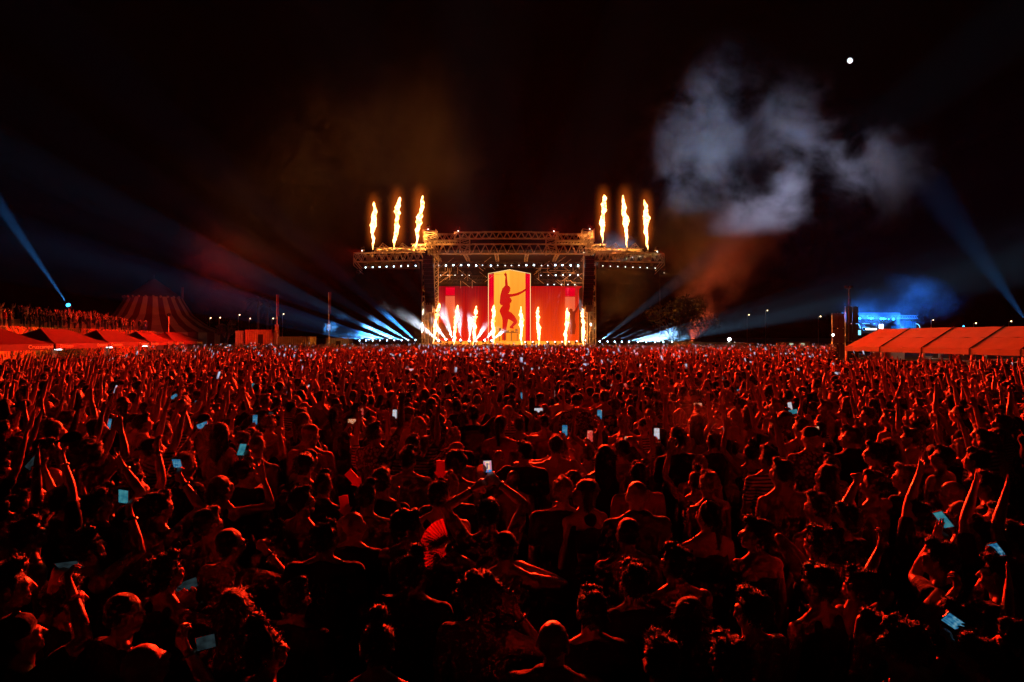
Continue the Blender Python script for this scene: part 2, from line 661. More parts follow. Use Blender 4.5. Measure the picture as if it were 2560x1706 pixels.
def figure(sp, lod):
    """build the meshes of one person: sp = dict of pose and clothing. Stands at the origin and faces +Y, 1.75 m tall before scaling."""
    vox, tgt_b, tgt_c = {0: (.0075, .42, .42), 1: (.0115, .42, .40), 2: (.0125, .35, .35)}[lod]
    fem = sp.get('fem', False)
    k = sp.get('build', 1.0)
    seed = sp.get('seed', 0)
    sh = .168 * (k ** .6) if fem else .188 * (k ** .5)
    lean = sp.get('lean', 0.0)
    Hr = rot3(R(sp.get('hyaw', 0)), R(sp.get('hpitch', 0)), R(sp.get('hroll', 0)))
    off = vec(sp.get('sway', 0), lean, 0)

    def T_(p):
        p = np.asarray(p, float).copy()
        t = min(max((p[2] - .95) / .55, 0), 1.2)
        return p + off * t

    def Hd(p):
        q = Hr @ (np.asarray(p, float) - NECK) + NECK
        return q + off * 1.0

    B_head = Hr.T
    body, shirt, trs = Flesh(), Flesh(), Flesh()
    torso = [('e', (0, .005, 1.26), (.150 * k if not fem else .132 * k, .108 * k, .19)),
             ('e', (0, .015, 1.08), (.140 * k if not fem else .112 * k, .100 * k, .17)),
             ('e', (0, .0, .94), (.160 * k if not fem else .165 * k, .115 * k, .13)),
             ('l', (-sh + .05, -.005, 1.405), (sh - .05, -.005, 1.405), .062, .062),
             ('l', (-.075, -.04, 1.34), (-.055, -.045, 1.12), .062 * k, .050 * k), ('l', (.075, -.04, 1.34), (.055, -.045, 1.12), .062 * k, .050 * k)]
    traps = [('l', (0, -.012, 1.50), (s * (sh - .04), -.012, 1.425), .046, .042) for s in (-1, 1)]
    if fem:
        torso += [('e', (s * .065, .095, 1.26), (.058, .05, .058)) for s in (-1, 1)]
    else:
        torso += [('e', (s * .07, .075, 1.30), (.075, .045, .06)) for s in (-1, 1)]

    def put(fl, prims, inf=0.0, zs=None):
        for p in prims:
            if p[0] == 'e':
                fl.ell(T_(p[1]), np.array(p[2]) + inf)
            else:
                fl.limb(T_(p[1]), T_(p[2]), p[3] + inf, p[4] + inf)

    put(body, torso)
    put(body, traps)
    # legs and feet
    for s in (-1, 1):
        legs = [('l', (s * .09, 0, .90), (s * .10, .012, .50), .085 * k, .056), ('l', (s * .10, .012, .50), (s * .105, -.02, .10), .056, .036)]
        put(body, legs)
        put(trs, legs, .014)
        body.limb((s * .105, -.03, .045), (s * .125, .14, .035), .042, .036)
    put(trs, torso[2:3], .012)
    # neck and head
    body.limb(T_((0, -.012, 1.42)), Hd((0, .008, 1.56)), .060 if not fem else .050, .056 if not fem else .047)
    hs = .96 if fem else 1.0

    def hell(c, r):
        body.ell(Hd(vec(*c)), np.array(r) * hs, B_head)

    def hlimb(a, b, r0, r1, small=True):
        body.limb(Hd(vec(*a)), Hd(vec(*b)), r0, r1, small)

    hell((0, -.012, 1.655), (.076, .096, .088))
    hell((0, .032, 1.615), (.064, .066, .082))
    hell((0, .042, 1.562), (.050, .052, .042))
    hell((0, .082, 1.542), (.022, .020, .018))
    for s in (-1, 1):
        hell((s * .042, .066, 1.602), (.026, .026, .024))
        hlimb((s * .016, .092, 1.640), (s * .046, .078, 1.640), .013, .011)
        hell((s * .077, -.004, 1.612), (.010, .021, .032))
        hlimb((s * .081, -.02, 1.632), (s * .084, -.018, 1.60), .008, .006)
    hlimb((0, .098, 1.634), (0, .117, 1.603), .0095, .0135)
    hell((0, .106, 1.598), (.019, .012, .010))
    hlimb((-.020, .093, 1.573), (.020, .093, 1.573), .0088, .0088)
    hlimb((-.016, .091, 1.561), (.016, .091, 1.561), .0085, .0085)
    # arms
    arms = sp.get('arms', {})
    rests = {}
    sleeve = {'tee': .62, 'tank': 0, 'none': 0, 'jacket': 1.75, 'top': .0}[sp.get('shirt', 'tee')]
    for s, key in ((-1, 'L'), (1, 'R')):
        S = T_((s * sh, -.005, 1.405))
        a = arms.get(key)
        if a is None:
            a = dict(t=vec(s * (sh + .05), .06 + .08 * ((seed * 13 + s) % 5) / 5, .86), style='relaxed')
        Tt = np.asarray(a['t'], float)
        up = Tt[2] > 1.45
        if up:
            S = S + vec(-s * .012, 0, .03)
        hint = np.asarray(a.get('hint', (s * .55, .05, -.85) if up else (s * .7, -.8, -.3)), float)
        E, Wp = ik(S, Tt, .295, .265, hint)
        fd = unit(Wp - E)
        kk = k ** .5 * (.88 if fem else 1.0)
        body.ell(S + vec(0, 0, -.005), vec(.062, .06, .062) * kk)
        body.limb(S, S * .45 + E * .55, .053 * kk, .047 * kk)
        body.limb(S * .45 + E * .55, E, .047 * kk, .037 * kk)
        body.limb(E, E * .65 + Wp * .35, .038 * kk, .040 * kk)
        body.limb(E * .65 + Wp * .35, Wp, .040 * kk, .0255 * kk)
        pn = np.asarray(a.get('pn', (0, 1, 0) if up else (-s, .2, 0)), float)
        if abs(np.dot(unit(pn), fd)) > .93:
            pn = vec(-s, 0, .2)
        f2 = unit(fd * (1 - a.get('bend', 0)) + np.asarray(a.get('f', (0, 0, 1)), float) * a.get('bend', 0))
        hand(body, Wp, f2, pn, vec(-s, .15, .1), a.get('style', 'open'))
        rests[key] = (S, E, Wp, f2, unit(pn - f2 * np.dot(pn, f2)))
        if sleeve:
            t1 = min(sleeve, 1.0)
            Q = S * (1 - t1) + E * t1
            shirt.ell(S, vec(.072, .070, .070) * kk)
            shirt.limb(S, Q, .068 * kk, .058 * kk)
            if sleeve > 1:
                t2 = sleeve - 1
                shirt.limb(E, E * (1 - t2) + Wp * t2, .056 * kk, .046 * kk)
    st = sp.get('shirt', 'tee')
    res = {}
    res['body'] = body.fuse('person', vox, 3, tgt_b, squash=(.88, .3), factor=.45)
    if st != 'none':
        if st == 'tank':
            put(shirt, torso[:3] + torso[4:], .013)
            for s in (-1, 1):
                shirt.limb(T_((s * .09, .06, 1.40)), T_((s * .085, -.055, 1.44)), .03, .028)
                shirt.limb(T_((s * .085, -.055, 1.44)), T_((s * .08, -.085, 1.34)), .03, .03)
        elif st == 'top':
            put(shirt, [('e', (0, -.005, 1.28), (.140 * k, .122 * k, .09)), ('e', (0, -.005, 1.22), (.136 * k, .122 * k, .09)), ('l', (-.075, -.04, 1.31), (-.062, -.045, 1.20), .062 * k, .056 * k), ('l', (.075, -.04, 1.31), (.062, -.045, 1.20), .062 * k, .056 * k), ('e', (.065, .095, 1.26), (.058, .05, .058)), ('e', (-.065, .095, 1.26), (.058, .05, .058))], .012)
        else:
            put(shirt, torso, .016)
            put(shirt, [('l', (0, -.014, 1.463), (s * (sh - .04), -.012, 1.415), .052, .052) for s in (-1, 1)], .008)
            put(shirt, [('l', (-.05, -.01, .87), (.05, -.01, .86), .14 * k, .14 * k)])
            if st == 'jacket':
                shirt.limb(T_((-.05, -.03, 1.475)), T_((.05, -.03, 1.475)), .062, .062)
        me = shirt.fuse('shirt', max(vox * 1.25, .011), 5, tgt_c, squash=(.95, .5))
        co, no = get_co(me), get_no(me)
        amp = .0045 if lod < 2 else .003
        co += no * (amp * wobble(co * vec(1, 1, .6), 30, seed + 5, 3))[:, None]
        set_co(me, co)
        res['shirt'] = me
    tk = (fem, k)
    if tk not in TROUSERS:
        TROUSERS[tk] = trs.fuse('trousers', .016, 2, .5, squash=(.9, .4))
    res['trousers'] = TROUSERS[tk]
    if sp.get('cap'):
        cpf = Flesh()
        cpf.ell(Hd(vec(0, -.012, 1.685)), vec(.090, .108, .075), B_head)
        sg = -1 if sp['cap'] == 'back' else 1
        for q in (-.045, 0, .045):
            cpf.limb(Hd(vec(q, sg * .08 - .01, 1.69)), Hd(vec(q, sg * (.165 - .4 * abs(q)) - .01, 1.675)), .014, .012)
        res['cap'] = cpf.fuse('cap', max(vox, .008), 3, .5)
    if sp.get('pack'):
        pf = Flesh()
        for zz in (1.14, 1.22, 1.30, 1.37):
            pf.limb(T_((-.085, -.185, zz)), T_((.085, -.185, zz)), .075, .075)
        pf.limb(T_((-.05, -.255, 1.16)), T_((.05, -.255, 1.16)), .045, .045)
        for q in (-1, 1):
            pf.limb(T_((q * .10, -.13, 1.42)), T_((q * .105, -.02, 1.485)), .02, .02, True)
            pf.limb(T_((q * .105, -.02, 1.485)), T_((q * .10, .09, 1.40)), .02, .02, True)
            pf.limb(T_((q * .10, .09, 1.40)), T_((q * .13, .10, 1.22)), .02, .02, True)
        res['backpack'] = pf.fuse('backpack', .011, 2, .4)
    if sp.get('beard'):
        bf = Flesh()
        bf.ell(Hd(vec(0, .050, 1.552)), vec(.056, .056, .036), B_head)
        bf.ell(Hd(vec(0, .080, 1.538)), vec(.030, .026, .028), B_head)
        for q in (-1, 1):
            bf.limb(Hd(vec(q * .052, .045, 1.565)), Hd(vec(q * .066, .015, 1.61)), .018, .010, True)
        res['beard'] = bf.fuse('beard', max(vox, .008), 2, .5)
    # hair
    style = sp.get('hair', 'short')
    if style != 'bald':
        h = Flesh()

        def he(c, r):
            h.ell(Hd(vec(*c)), np.array(r) * hs, B_head)

        def hl(a, b, r0, r1):
            h.limb(Hd(vec(*a)), Hd(vec(*b)), r0, r1)
        inf = {'buzz': -.003, 'curly': .016, 'long': .008, 'afro': .04}.get(style, .006)
        he((0, -.024, 1.672), (.078 + inf, .096 + inf, .082 + inf))
        he((0, -.055, 1.628), (.068 + inf * .6, .055 + inf * .6, .062))
        if style in ('short', 'curly', 'quiff'):
            he((0, .045, 1.735), (.052, .045, .028 + inf * .5))
        if style == 'quiff':
            he((.01, .06, 1.76), (.05, .035, .03))
        if style == 'long':
            for s in (-1, 0, 1):
                hl((s * .06, -.05 + .02 * abs(s), 1.64), (s * .075, -.075 + .03 * abs(s), 1.36), .048, .036)
            he((0, -.085, 1.45), (.085, .04, .15))
        if style == 'bob':
            for s in (-1, 0, 1):
                hl((s * .062, -.04 + .02 * abs(s), 1.65), (s * .072, -.05 + .02 * abs(s), 1.53), .05, .042)
        if style == 'bun':
            he((0, -.055, 1.80), (.052, .052, .048))
        if style == 'pony':
            hl((0, -.10, 1.69), (0, -.155, 1.62), .03, .034)
            hl((0, -.155, 1.62), (.01, -.14, 1.42), .034, .016)
        me = h.fuse('hair', max(vox, .008), 3, tgt_c)
        co, no = get_co(me), get_no(me)
        a = {'curly': .011, 'afro': .016, 'buzz': .0012, 'long': .006}.get(style, .0085)
        fq = {'curly': 90, 'afro': 80}.get(style, 70)
        stretch = vec(1, 1, .35) if style in ('long', 'bob', 'pony') else vec(1, 1, 1)
        co += no * (a * wobble(co * stretch, fq, seed + 9, 2))[:, None]
        set_co(me, co)
        if lod < 2 and style != 'buzz':
            tufts(me, 900 if lod == 0 else 420, style, seed)
        res['hair'] = me
    # eyes
    if lod == 0:
        for s, nm in ((-1, 'eye'), (1, 'eye2')):
            e = MB().ball(Hd(vec(s * .031, .077, 1.620)), .0112, 8, 6)
            e.slot = 1
            e.ball(Hd(vec(s * .031, .0865, 1.620)), .0045, 6, 4)
            res[nm] = e.mesh('eye', ['eye_white', 'black_plastic'], True)
    res['pose'] = rests
    res['head'] = lambda p: Hd(np.asarray(p, float))
    return res


def tufts(me, n, style, seed):
    """loose locks standing off the hair so that its edge is ragged"""
    g = np.random.default_rng(seed + 77)
    co, no = get_co(me), get_no(me)
    idx = g.integers(0, len(co), n)
    ln = {'curly': .034, 'afro': .04, 'long': .06}.get(style, .030)
    V, Fc = [], []
    for i in idx:
        p, q = co[i], no[i]
        down = vec(0, 0, -1) if style in ('long', 'bob', 'pony') else g.normal(size=3)
        d = unit(q * g.uniform(.25, .9) + down * .7 + g.normal(size=3) * .35)
        w = unit(np.cross(d, q) + 1e-4) * g.uniform(.0015, .0042)
        L = ln * g.uniform(.5, 1.3)
        b = p - q * .004
        mid = b + d * L * .55 + q * .003
        tip = b + d * L - q * .35 * L * g.uniform(0, .8)
        o = len(co) + len(V)
        V += [b - w, b + w, mid - w * .8, mid + w * .8, tip]
        Fc += [(o, o + 1, o + 3, o + 2), (o + 2, o + 3, o + 4)]
    bm = bmesh.new()
    bm.from_mesh(me)
    vs_ = list(bm.verts) + [bm.verts.new(v) for v in V]
    for f in Fc:
        bm.faces.new([vs_[i] for i in f]).smooth = True
    bm.to_mesh(me)
    bm.free()


PEOPLE = []          # every individual person, for spacing the rest of the crowd


def dress(res, mats, root_name='person'):
    """link the meshes of one figure as person > hair, shirt, trousers, eyes"""
    o = bpy.data.objects.new(root_name, res['body'])
    if not res['body'].materials:
        res['body'].materials.append(mats['skin'])
    COL.objects.link(o)
    o.material_slots[0].link = 'OBJECT'
    o.material_slots[0].material = mats['skin']
    for part in ('eye', 'eye2'):
        if part in res:
            c = bpy.data.objects.new('eye', res[part])
            COL.objects.link(c)
            c.parent = o
    for part in ('shirt', 'trousers', 'hair', 'cap', 'beard', 'backpack'):
        if part in res and mats.get(part) is not None:
            me = res[part]
            if not me.materials:
                me.materials.append(mats[part])
            c = bpy.data.objects.new(part, me)
            COL.objects.link(c)
            c.material_slots[0].link = 'OBJECT'
            c.material_slots[0].material = mats[part]
            c.parent = o
    return o


def heading_for(x):
    """people at the sides of the field turn towards the stage"""
    return math.atan((x - CX) / F) - (x - CX) / 880.0

# ------------------------------------------------------------------ ground
def ground_material():
    m, nt, out = nodes_of('trampled_ground')
    L = nt.links.new
    b = N(nt, 'BsdfPrincipled')
    b.inputs['Roughness'].default_value = 0.9
    tc = N(nt, 'TexCoord')
    n1 = N(nt, 'TexNoise')
    n1.inputs['Scale'].default_value = 0.35
    n1.inputs['Detail'].default_value = 8
    n2 = N(nt, 'TexNoise')
    n2.inputs['Scale'].default_value = 9
    n2.inputs['Detail'].default_value = 6
    L(tc.outputs['Object'], n1.inputs['Vector'])
    L(tc.outputs['Object'], n2.inputs['Vector'])
    mx = N(nt, 'Math', operation='MULTIPLY')
    L(n1.outputs['Fac'], mx.inputs[0])
    L(n2.outputs['Fac'], mx.inputs[1])
    rp = ramp(nt, [(0.12, (0.03, 0.025, 0.02)), (0.3, (0.075, 0.06, 0.045)), (0.42, (0.06, 0.07, 0.035))])
    L(mx.outputs[0], rp.inputs['Fac'])
    L(rp.outputs['Color'], b.inputs['Base Color'])
    bp = N(nt, 'Bump')
    bp.inputs['Strength'].default_value = 0.5
    L(n2.outputs['Fac'], bp.inputs['Height'])
    L(bp.outputs['Normal'], b.inputs['Normal'])
    L(b.outputs[0], out.inputs['Surface'])


ground_material()
g = MB()
rows_ = [-400, 0, 3, 3.75, 4.5, 5.25, 6, 7, 8, 9, 30, 120, 4000]
for y_ in rows_:
    g.v += [(-2500.0, float(y_), gz(y_)), (2500.0, float(y_), gz(y_))]
g.f += [(2 * i, 2 * i + 1, 2 * i + 3, 2 * i + 2) for i in range(len(rows_) - 1)]
g.m += [0] * (len(rows_) - 1)
tag(g.build('ground', 'trampled_ground'), 'dark trampled festival field under the crowd', None, None, 'structure')


# ------------------------------------------------------------------ stage
def lattice(mb, a, b, up, h, w, bay, r=0.055, depth_dir=None):
    """box truss from a to b: a, b lie on the middle of its lower chords"""
    a, b = Vector(a), Vector(b)
    d = (b - a)
    L = d.length
    d.normalize()
    u = Vector(up).normalized()
    v = d.cross(u).normalized() if depth_dir is None else Vector(depth_dir).normalized()
    cs = [a + v * w / 2, a - v * w / 2, a + v * w / 2 + u * h, a - v * w / 2 + u * h]
    for c in cs:
        mb.tube(c, c + d * L, r)
    n = max(1, round(L / bay))
    for i in range(n):
        t0, t1, tm = L * i / n, L * (i + 1) / n, L * (i + .5) / n
        for lo, hi in ((cs[0], cs[2]), (cs[1], cs[3])):
            mb.tube(lo + d * t0, hi + d * tm, r * .75, caps=False)
            mb.tube(hi + d * tm, lo + d * t1, r * .75, caps=False)
        for p, q in ((cs[0], cs[1]), (cs[2], cs[3])):
            mb.tube(p + d * t0, q + d * t1, r * .6, caps=False)
            mb.tube(p + d * t1, q + d * t1, r * .6, caps=False)
    return mb


SD = 80.0
stage = thing('concert_stage', (0, SD, 0), 'large open-air concert stage with lattice roof trusses and two cantilevered wings', 'stage')


def spart(name, mb, mat):
    return child_of(mb.build(name, mat), stage)


UP = Vector((0, 0, 1))
BACK = Vector((0, 1, 0))
DECKZ = P(0, 862, SD).z
xL, xR = P(1053, 0, SD).x, P(1492, 0, SD).x
deck = MB()
nb = 12
for i in range(nb):
    x0 = xL + (xR - xL) * i / nb
    x1 = xL + (xR - xL) * (i + 1) / nb
    m_ = MB().box(((x0 + x1) / 2, SD + 7, DECKZ - .15), (x1 - x0 - .02, 14, .3))
    spart('deck_panel', m_, 'plywood_deck')
spart('deck_skirt', MB().box(((xL + xR) / 2, SD + .15, (DECKZ - .3) / 2), (xR - xL, .1, DECKZ - .3)), 'black_cloth')
for i, (zz, yy, ww) in enumerate(((DECKZ + .12, SD + 1.2, 19.5), (DECKZ + .30, SD + 2.6, 18.0))):
    spart('deck_riser', MB().box(((xL + xR) / 2, yy + .5, zz - .02), (ww, 1.1, .2 + .1 * i)), 'ochre_plastic')


def tr(name, x0, y0, x1, y1, hpx, w=1.0, bay=1.0, D=SD, r=0.06):
    """roof truss given by its lower chord in the picture plane at depth D"""
    m_ = MB()
    lattice(m_, P(x0, y0, D), P(x1, y1, D), UP, hpx * D / F, w, bay, r, BACK)
    return spart(name, m_, 'galvanised_steel')


# roof: three stepped bands, front and back
for x0, x1, yb_, hp in ((1135, 1205, 597.5, 16), (1205, 1330, 597, 16.5), (1330, 1397, 597.5, 16), (1076, 1180, 635, 23), (1180, 1378, 634.5, 23.5), (1378, 1481, 635, 23)):
    tr('roof_truss', x0, yb_, x1, yb_, hp, .7, .85 if hp < 20 else 1.1, 80.6)
for a, b in ((1090, 1141), (1392, 1455)):
    tr('roof_truss', a, 602, b, 602, 16, 1.0, .8, 80.0)
    tr('roof_truss', a - 6, 611, b + 6, 611, 8, .8, .7, 81.4)
# cross trusses running back
for x in (1082, 1160, 1240, 1318, 1396, 1474):
    m_ = MB()
    p = P(x, 634, 81.2)
    lattice(m_, p, p + BACK * 8.4, UP, .6, .4, 1.6, .035, Vector((1, 0, 0)))
    spart('cross_truss', m_, 'galvanised_steel')
# inner and corner towers of the roof
for x0, x1, y0, y1 in ((1060, 1091, 576, 607), (1455, 1484, 575, 607), (1150, 1174, 590, 636), (1365, 1390, 590, 636), (1072, 1086, 600, 640), (1466, 1481, 600, 640)):
    m_ = MB()
    xc = (x0 + x1) / 2
    lattice(m_, P(xc, y1, SD + .4), P(xc, y0, SD + .4), Vector((1, 0, 0)), (x1 - x0) * .05, 1.6, .55, .045, BACK)
    for v in list(range(len(m_.v))):
        x_, y_, z_ = m_.v[v]
        m_.v[v] = (x_ - (x1 - x0) * .025, y_, z_)
    spart('roof_tower', m_, 'galvanised_steel')
# slanted braces below the corner towers
for sx, xa, xb in ((-1, 1060, 1095), (1, 1484, 1449)):
    m_ = MB()
    for k_ in range(4):
        m_.tube(P(xa, 600 - k_ * 6, SD), P(xb, 632 - k_ * 8, SD), .045)
    m_.tube(P(xa, 600, SD), P(xa, 582, SD), .04)
    m_.tube(P(xb, 632, SD), P(xb, 608, SD), .04)
    spart('corner_brace', m_, 'galvanised_steel')
# wings
for sgn in (-1, 1):
    def X(px):      # pixels are given for the left wing and mirrored about the stage axis for the right
        return px if sgn < 0 else 2544.5 - px
    dy = 0 if sgn < 0 else 1.5
    for D in (79.2, 81.0):
        m_ = MB()
        lattice(m_, P(X(886), 655 + dy, D), P(X(1060), 651 + dy, D), UP, 1.05, .8, .9, .05, BACK)
        spart('wing_truss', m_, 'galvanised_steel')
    m_ = MB()
    lattice(m_, P(X(938), 632 + dy, 80.2), P(X(1060), 630 + dy, 80.2), UP, .5, 1.4, .8, .04, BACK)
    for px in (905, 930, 955, 990, 1020, 1045):
        m_.tube(P(X(px), 650, 79), P(X(px), 630, 79), .035)
    m_.tube(P(X(905), 632, 79), P(X(1055), 628, 79), .035)
    m_.tube(P(X(905), 640, 79), P(X(1055), 637, 79), .03)
    spart('wing_railing', m_, 'galvanised_steel')
    m_ = MB()
    lattice(m_, P(X(1029), 624, 80.6), P(X(1082), 624, 80.6), UP, .6, 1.0, .6, .045, BACK)
    spart('wing_truss', m_, 'galvanised_steel')
    # pitched truss frames on top of the wing
    for pa, pk, pb in ((941, 957, 981), (991, 1006, 1032)):
        m_ = MB()
        for D in (79.6, 80.4, 81.2):
            A, K, Bv = P(X(pa), 627, D), P(X(pk), 608, D), P(X(pb), 627, D)
            for p, q in ((A, K), (K, Bv), (A, Bv), ((A + Bv) / 2, K), ((A + K) / 2, (A + Bv) / 2), ((Bv + K) / 2, (A + Bv) / 2), (A + (K - A) * .7, Bv + (K - Bv) * .35)):
                m_.tube(p, q, .045)
        for pt in ((pa, 627), (pk, 608), (pb, 627)):
            m_.tube(P(X(pt[0]), pt[1], 79.6), P(X(pt[0]), pt[1], 81.2), .04)
        spart('pitched_frame', m_, 'galvanised_steel')
    # end bracket
    m_ = MB()
    for D in (79.0, 81.2):
        m_.tube(P(X(884), 636, D), P(X(884), 664, D), .05)
        for k_ in range(3):
            m_.tube(P(X(884 + 1), 646 + 9 * k_, D), P(X(904 + 2 * k_), 670 + 8 * k_, D), .05)
        m_.tube(P(X(884), 636, D), P(X(905), 655, D), .04)
        m_.tube(P(X(905), 636, D), P(X(884), 655, D), .04)
        m_.tube(P(X(884), 636, D), P(X(906), 634, D), .04)
        m_.tube(P(X(884), 655, D), P(X(906), 655, D), .04)
    for yy_ in (636, 655):
        m_.tube(P(X(884), yy_, 79.0), P(X(884), yy_, 81.2), .04)
    spart('end_bracket', m_, 'galvanised_steel')
    # dark soffit that carries the wing lamps, and the tilted sheet near the end
    spart('wing_soffit', MB().box(P(X(972), 664, 80.8), (7.6, 1.6, .75)), 'black_steel')
    a = P(X(915), 651, 78.7)
    spart('wing_sheet', MB().prism([a, P(X(940), 653, 78.7), P(X(936), 649, 78.7), P(X(917), 638, 78.7)], (0, .04, 0)), 'white_paint')
    # leg: scaffold tower of single posts
    m_ = MB()
    for D in (79.4, 80.9):
        for px in (1055, 1062, 1070):
            m_.tube(P(X(px), 652, D), Vector((P(X(px), 0, D).x, D, 0)), .05)
    zz = 0.0
    i = 0
    top = P(0, 652, 80).z
    while zz < top:
        for D in (79.4, 80.9):
            a, c = P(X(1055), 0, D).x, P(X(1070), 0, D).x
            m_.tube((a, D, zz), (c, D, zz), .032)
            m_.tube((a if i % 2 else c, D, zz), (c if i % 2 else a, D, min(zz + 1, top)), .028)
        zz += 1.0
        i += 1
    spart('scaffold_leg', m_, 'galvanised_steel')
    m_ = MB()
    for px in range(1057, 1080, 3):
        m_.tube((P(X(px), 0, 78.9).x, 78.9, 0), (P(X(px), 0, 78.9).x, 78.9, P(0, 770 - (px % 7) * 3, 78.9).z), .04)
    for z_ in (1.0, 3.0, 5.0, 6.2):
        m_.tube((P(X(1056), 0, 78.9).x, 78.85, z_), (P(X(1079), 0, 78.9).x, 78.85, z_), .035)
    m_.box(P(X(1074), 772, 79.0), (.8, .5, .9))
    spart('lower_scaffold', m_, 'galvanised_steel')
    # inner post and side drape
    m_ = MB()
    lattice(m_, (P(X(1086), 0, 82).x, 82, 0), P(X(1086), 640, 82), Vector((1, 0, 0)), .5, .5, .7, .035, BACK)
    spart('inner_post', m_, 'galvanised_steel')
    spart('side_drape', MB().box(((P(X(1088), 0, 88).x), 87.5, 5.6), (.12, 9, 8.4)), 'black_cloth')
    # line array of loudspeakers hanging beside the opening
    pa = thing('line_array', P(X(1071), 640, 79.2), 'tall hanging line array of black loudspeakers on the %s of the stage opening' % ('left' if sgn < 0 else 'right'),
               'loudspeakers', 'loudspeaker arrays beside the stage opening')
    n_ = 13
    for i in range(n_):
        t = i / (n_ - 1)
        z_ = P(0, 642, 79.2).z - i * .49
        cab = MB().box((P(X(1071), 0, 79.2).x + sgn * -.02 * i, 79.2 - .25 + .35 * t * t, z_ - .2), (1.2, .7, .46), Euler((R(-18 * t * t), 0, 0)).to_matrix())
        c_ = child_of(cab.build('speaker_cabinet', 'black_plastic'), pa)
    m_ = MB()
    for s_ in (-.55, .55):
        m_.tube(P(X(1071), 634, 79.2) + Vector((s_, 0, .5)), P(X(1071), 642, 79.2) + Vector((s_, 0, 0)), .03)
    m_.tube(P(X(1071), 634, 79.2) + Vector((-.57, 0, .48)), P(X(1071), 634, 79.2) + Vector((.57, 0, .48)), .03)
    child_of(m_.build('fly_frame', 'black_steel'), pa)
# rig inside the opening: dark back drape, three lighting trusses and a tangle of braces
spart('rear_drape', MB().box((P(1274, 0, 93.3).x, 93.6, P(0, 690, 93.3).z - 3.0), (22.5, .1, 11.5)), 'black_cloth')
spart('roof_skin', MB().box((P(1274, 0, 86).x, 86.5, P(0, 639, 86).z), (21, 12, .06)), 'black_cloth')
for y_, D, h_ in ((668, 84.0, 10), (700, 87.0, 10), (708, 89.5, 8)):
    for x0, x1 in ((1090, 1215), (1215, 1335), (1335, 1458)):
        if y_ > 690 and x0 == 1215:
            continue
        m_ = MB()
        lattice(m_, P(x0, y_, D), P(x1, y_, D), UP, h_ * D / F, .5, .7, .03, BACK)
        spart('lighting_truss', m_, 'black_steel')
m_ = MB()
gq = random.Random(4)
for i in range(70):
    x_ = gq.choice([gq.uniform(1092, 1222), gq.uniform(1326, 1455)])
    y_ = gq.uniform(655, 708)
    D = gq.uniform(84, 89)
    k_ = gq.choice([(18, -20), (18, 20), (0, 26), (34, 0), (22, -24)])
    m_.tube(P(x_, y_, D), P(x_ + k_[0], y_ + k_[1] * .7, D), .025)
tag(spart('rig_bracing', m_, 'galvanised_steel'), kind='stuff')


# ------------------------------------------------------------------ screens
def led(name, c_lo, c_hi, strength, vertical=True, streak=0.0):
    """video wall picture: a colour wash drawn in soft vertical folds"""
    m, nt, out = nodes_of(name)
    L = nt.links.new
    tc = N(nt, 'TexCoord')
    sx = N(nt, 'SeparateXYZ')
    L(tc.outputs['Generated'], sx.inputs[0])
    e = N(nt, 'Emission')
    e.inputs['Strength'].default_value = strength
    rp = ramp(nt, [(0, c_lo), (1, c_hi)])
    if streak:
        nz = N(nt, 'TexNoise', noise_dimensions='3D')
        nz.inputs['Scale'].default_value = 6
        mp = N(nt, 'Mapping')
        mp.inputs['Scale'].default_value = (1.6, 1, .18)
        L(tc.outputs['Generated'], mp.inputs['Vector'])
        L(mp.outputs[0], nz.inputs['Vector'])
        ad = N(nt, 'Math', operation='MULTIPLY_ADD')
        L(nz.outputs['Fac'], ad.inputs[0])
        ad.inputs[1].default_value = streak
        sub = N(nt, 'Math', operation='SUBTRACT')
        L(sx.outputs['Z'], sub.inputs[0])
        sub.inputs[1].default_value = streak * .5
        L(sub.outputs[0], ad.inputs[2])
        L(ad.outputs[0], rp.inputs['Fac'])
    else:
        L(sx.outputs['Z'], rp.inputs['Fac'])
    L(rp.outputs['Color'], e.inputs['Color'])
    L(e.outputs[0], out.inputs['Surface'])
    m.cycles.emission_sampling = 'NONE'
    return m


led('video_red', (0.85, 0.010, 0.003), (0.22, 0.003, 0.005), 1.0, streak=.6)
led('video_red_hot', (0.95, 0.06, 0.004), (0.42, 0.004, 0.004), 1.0, streak=.5)
led('video_coral', (0.95, 0.13, 0.03), (0.85, 0.12, 0.05), 0.95)
led('video_scarlet', (0.80, 0.0, 0.012), (0.90, 0.0, 0.02), 0.9)
led('video_amber', (1.0, 0.26, 0.012), (1.0, 0.46, 0.045), 1.15, streak=.7)
led('video_amber_dark', (1.0, 0.20, 0.010), (1.0, 0.36, 0.03), 1.12, streak=.7)
led('video_silhouette', (0.78, 0.012, 0.004), (0.60, 0.008, 0.006), 0.9)
led('video_shade', (0.45, 0.03, 0.004), (0.26, 0.008, 0.004), 0.7)
glow('video_outline', (1.0, 0.62, 0.25), 1.3)

wall = thing('video_wall', (0, 93, 0), 'wide red video wall across the back of the stage', 'video wall')
WD = 93.0


def wallquad(name, x0, y0, x1, y1, mat, D=WD, par=wall, th=.08):
    a, b = P(x0, y1, D), P(x1, y0, D)
    o = MB().box(((a.x + b.x) / 2, D + th / 2, (a.z + b.z) / 2), (b.x - a.x, th, b.z - a.z)).build(name, mat)
    return child_of(o, par)


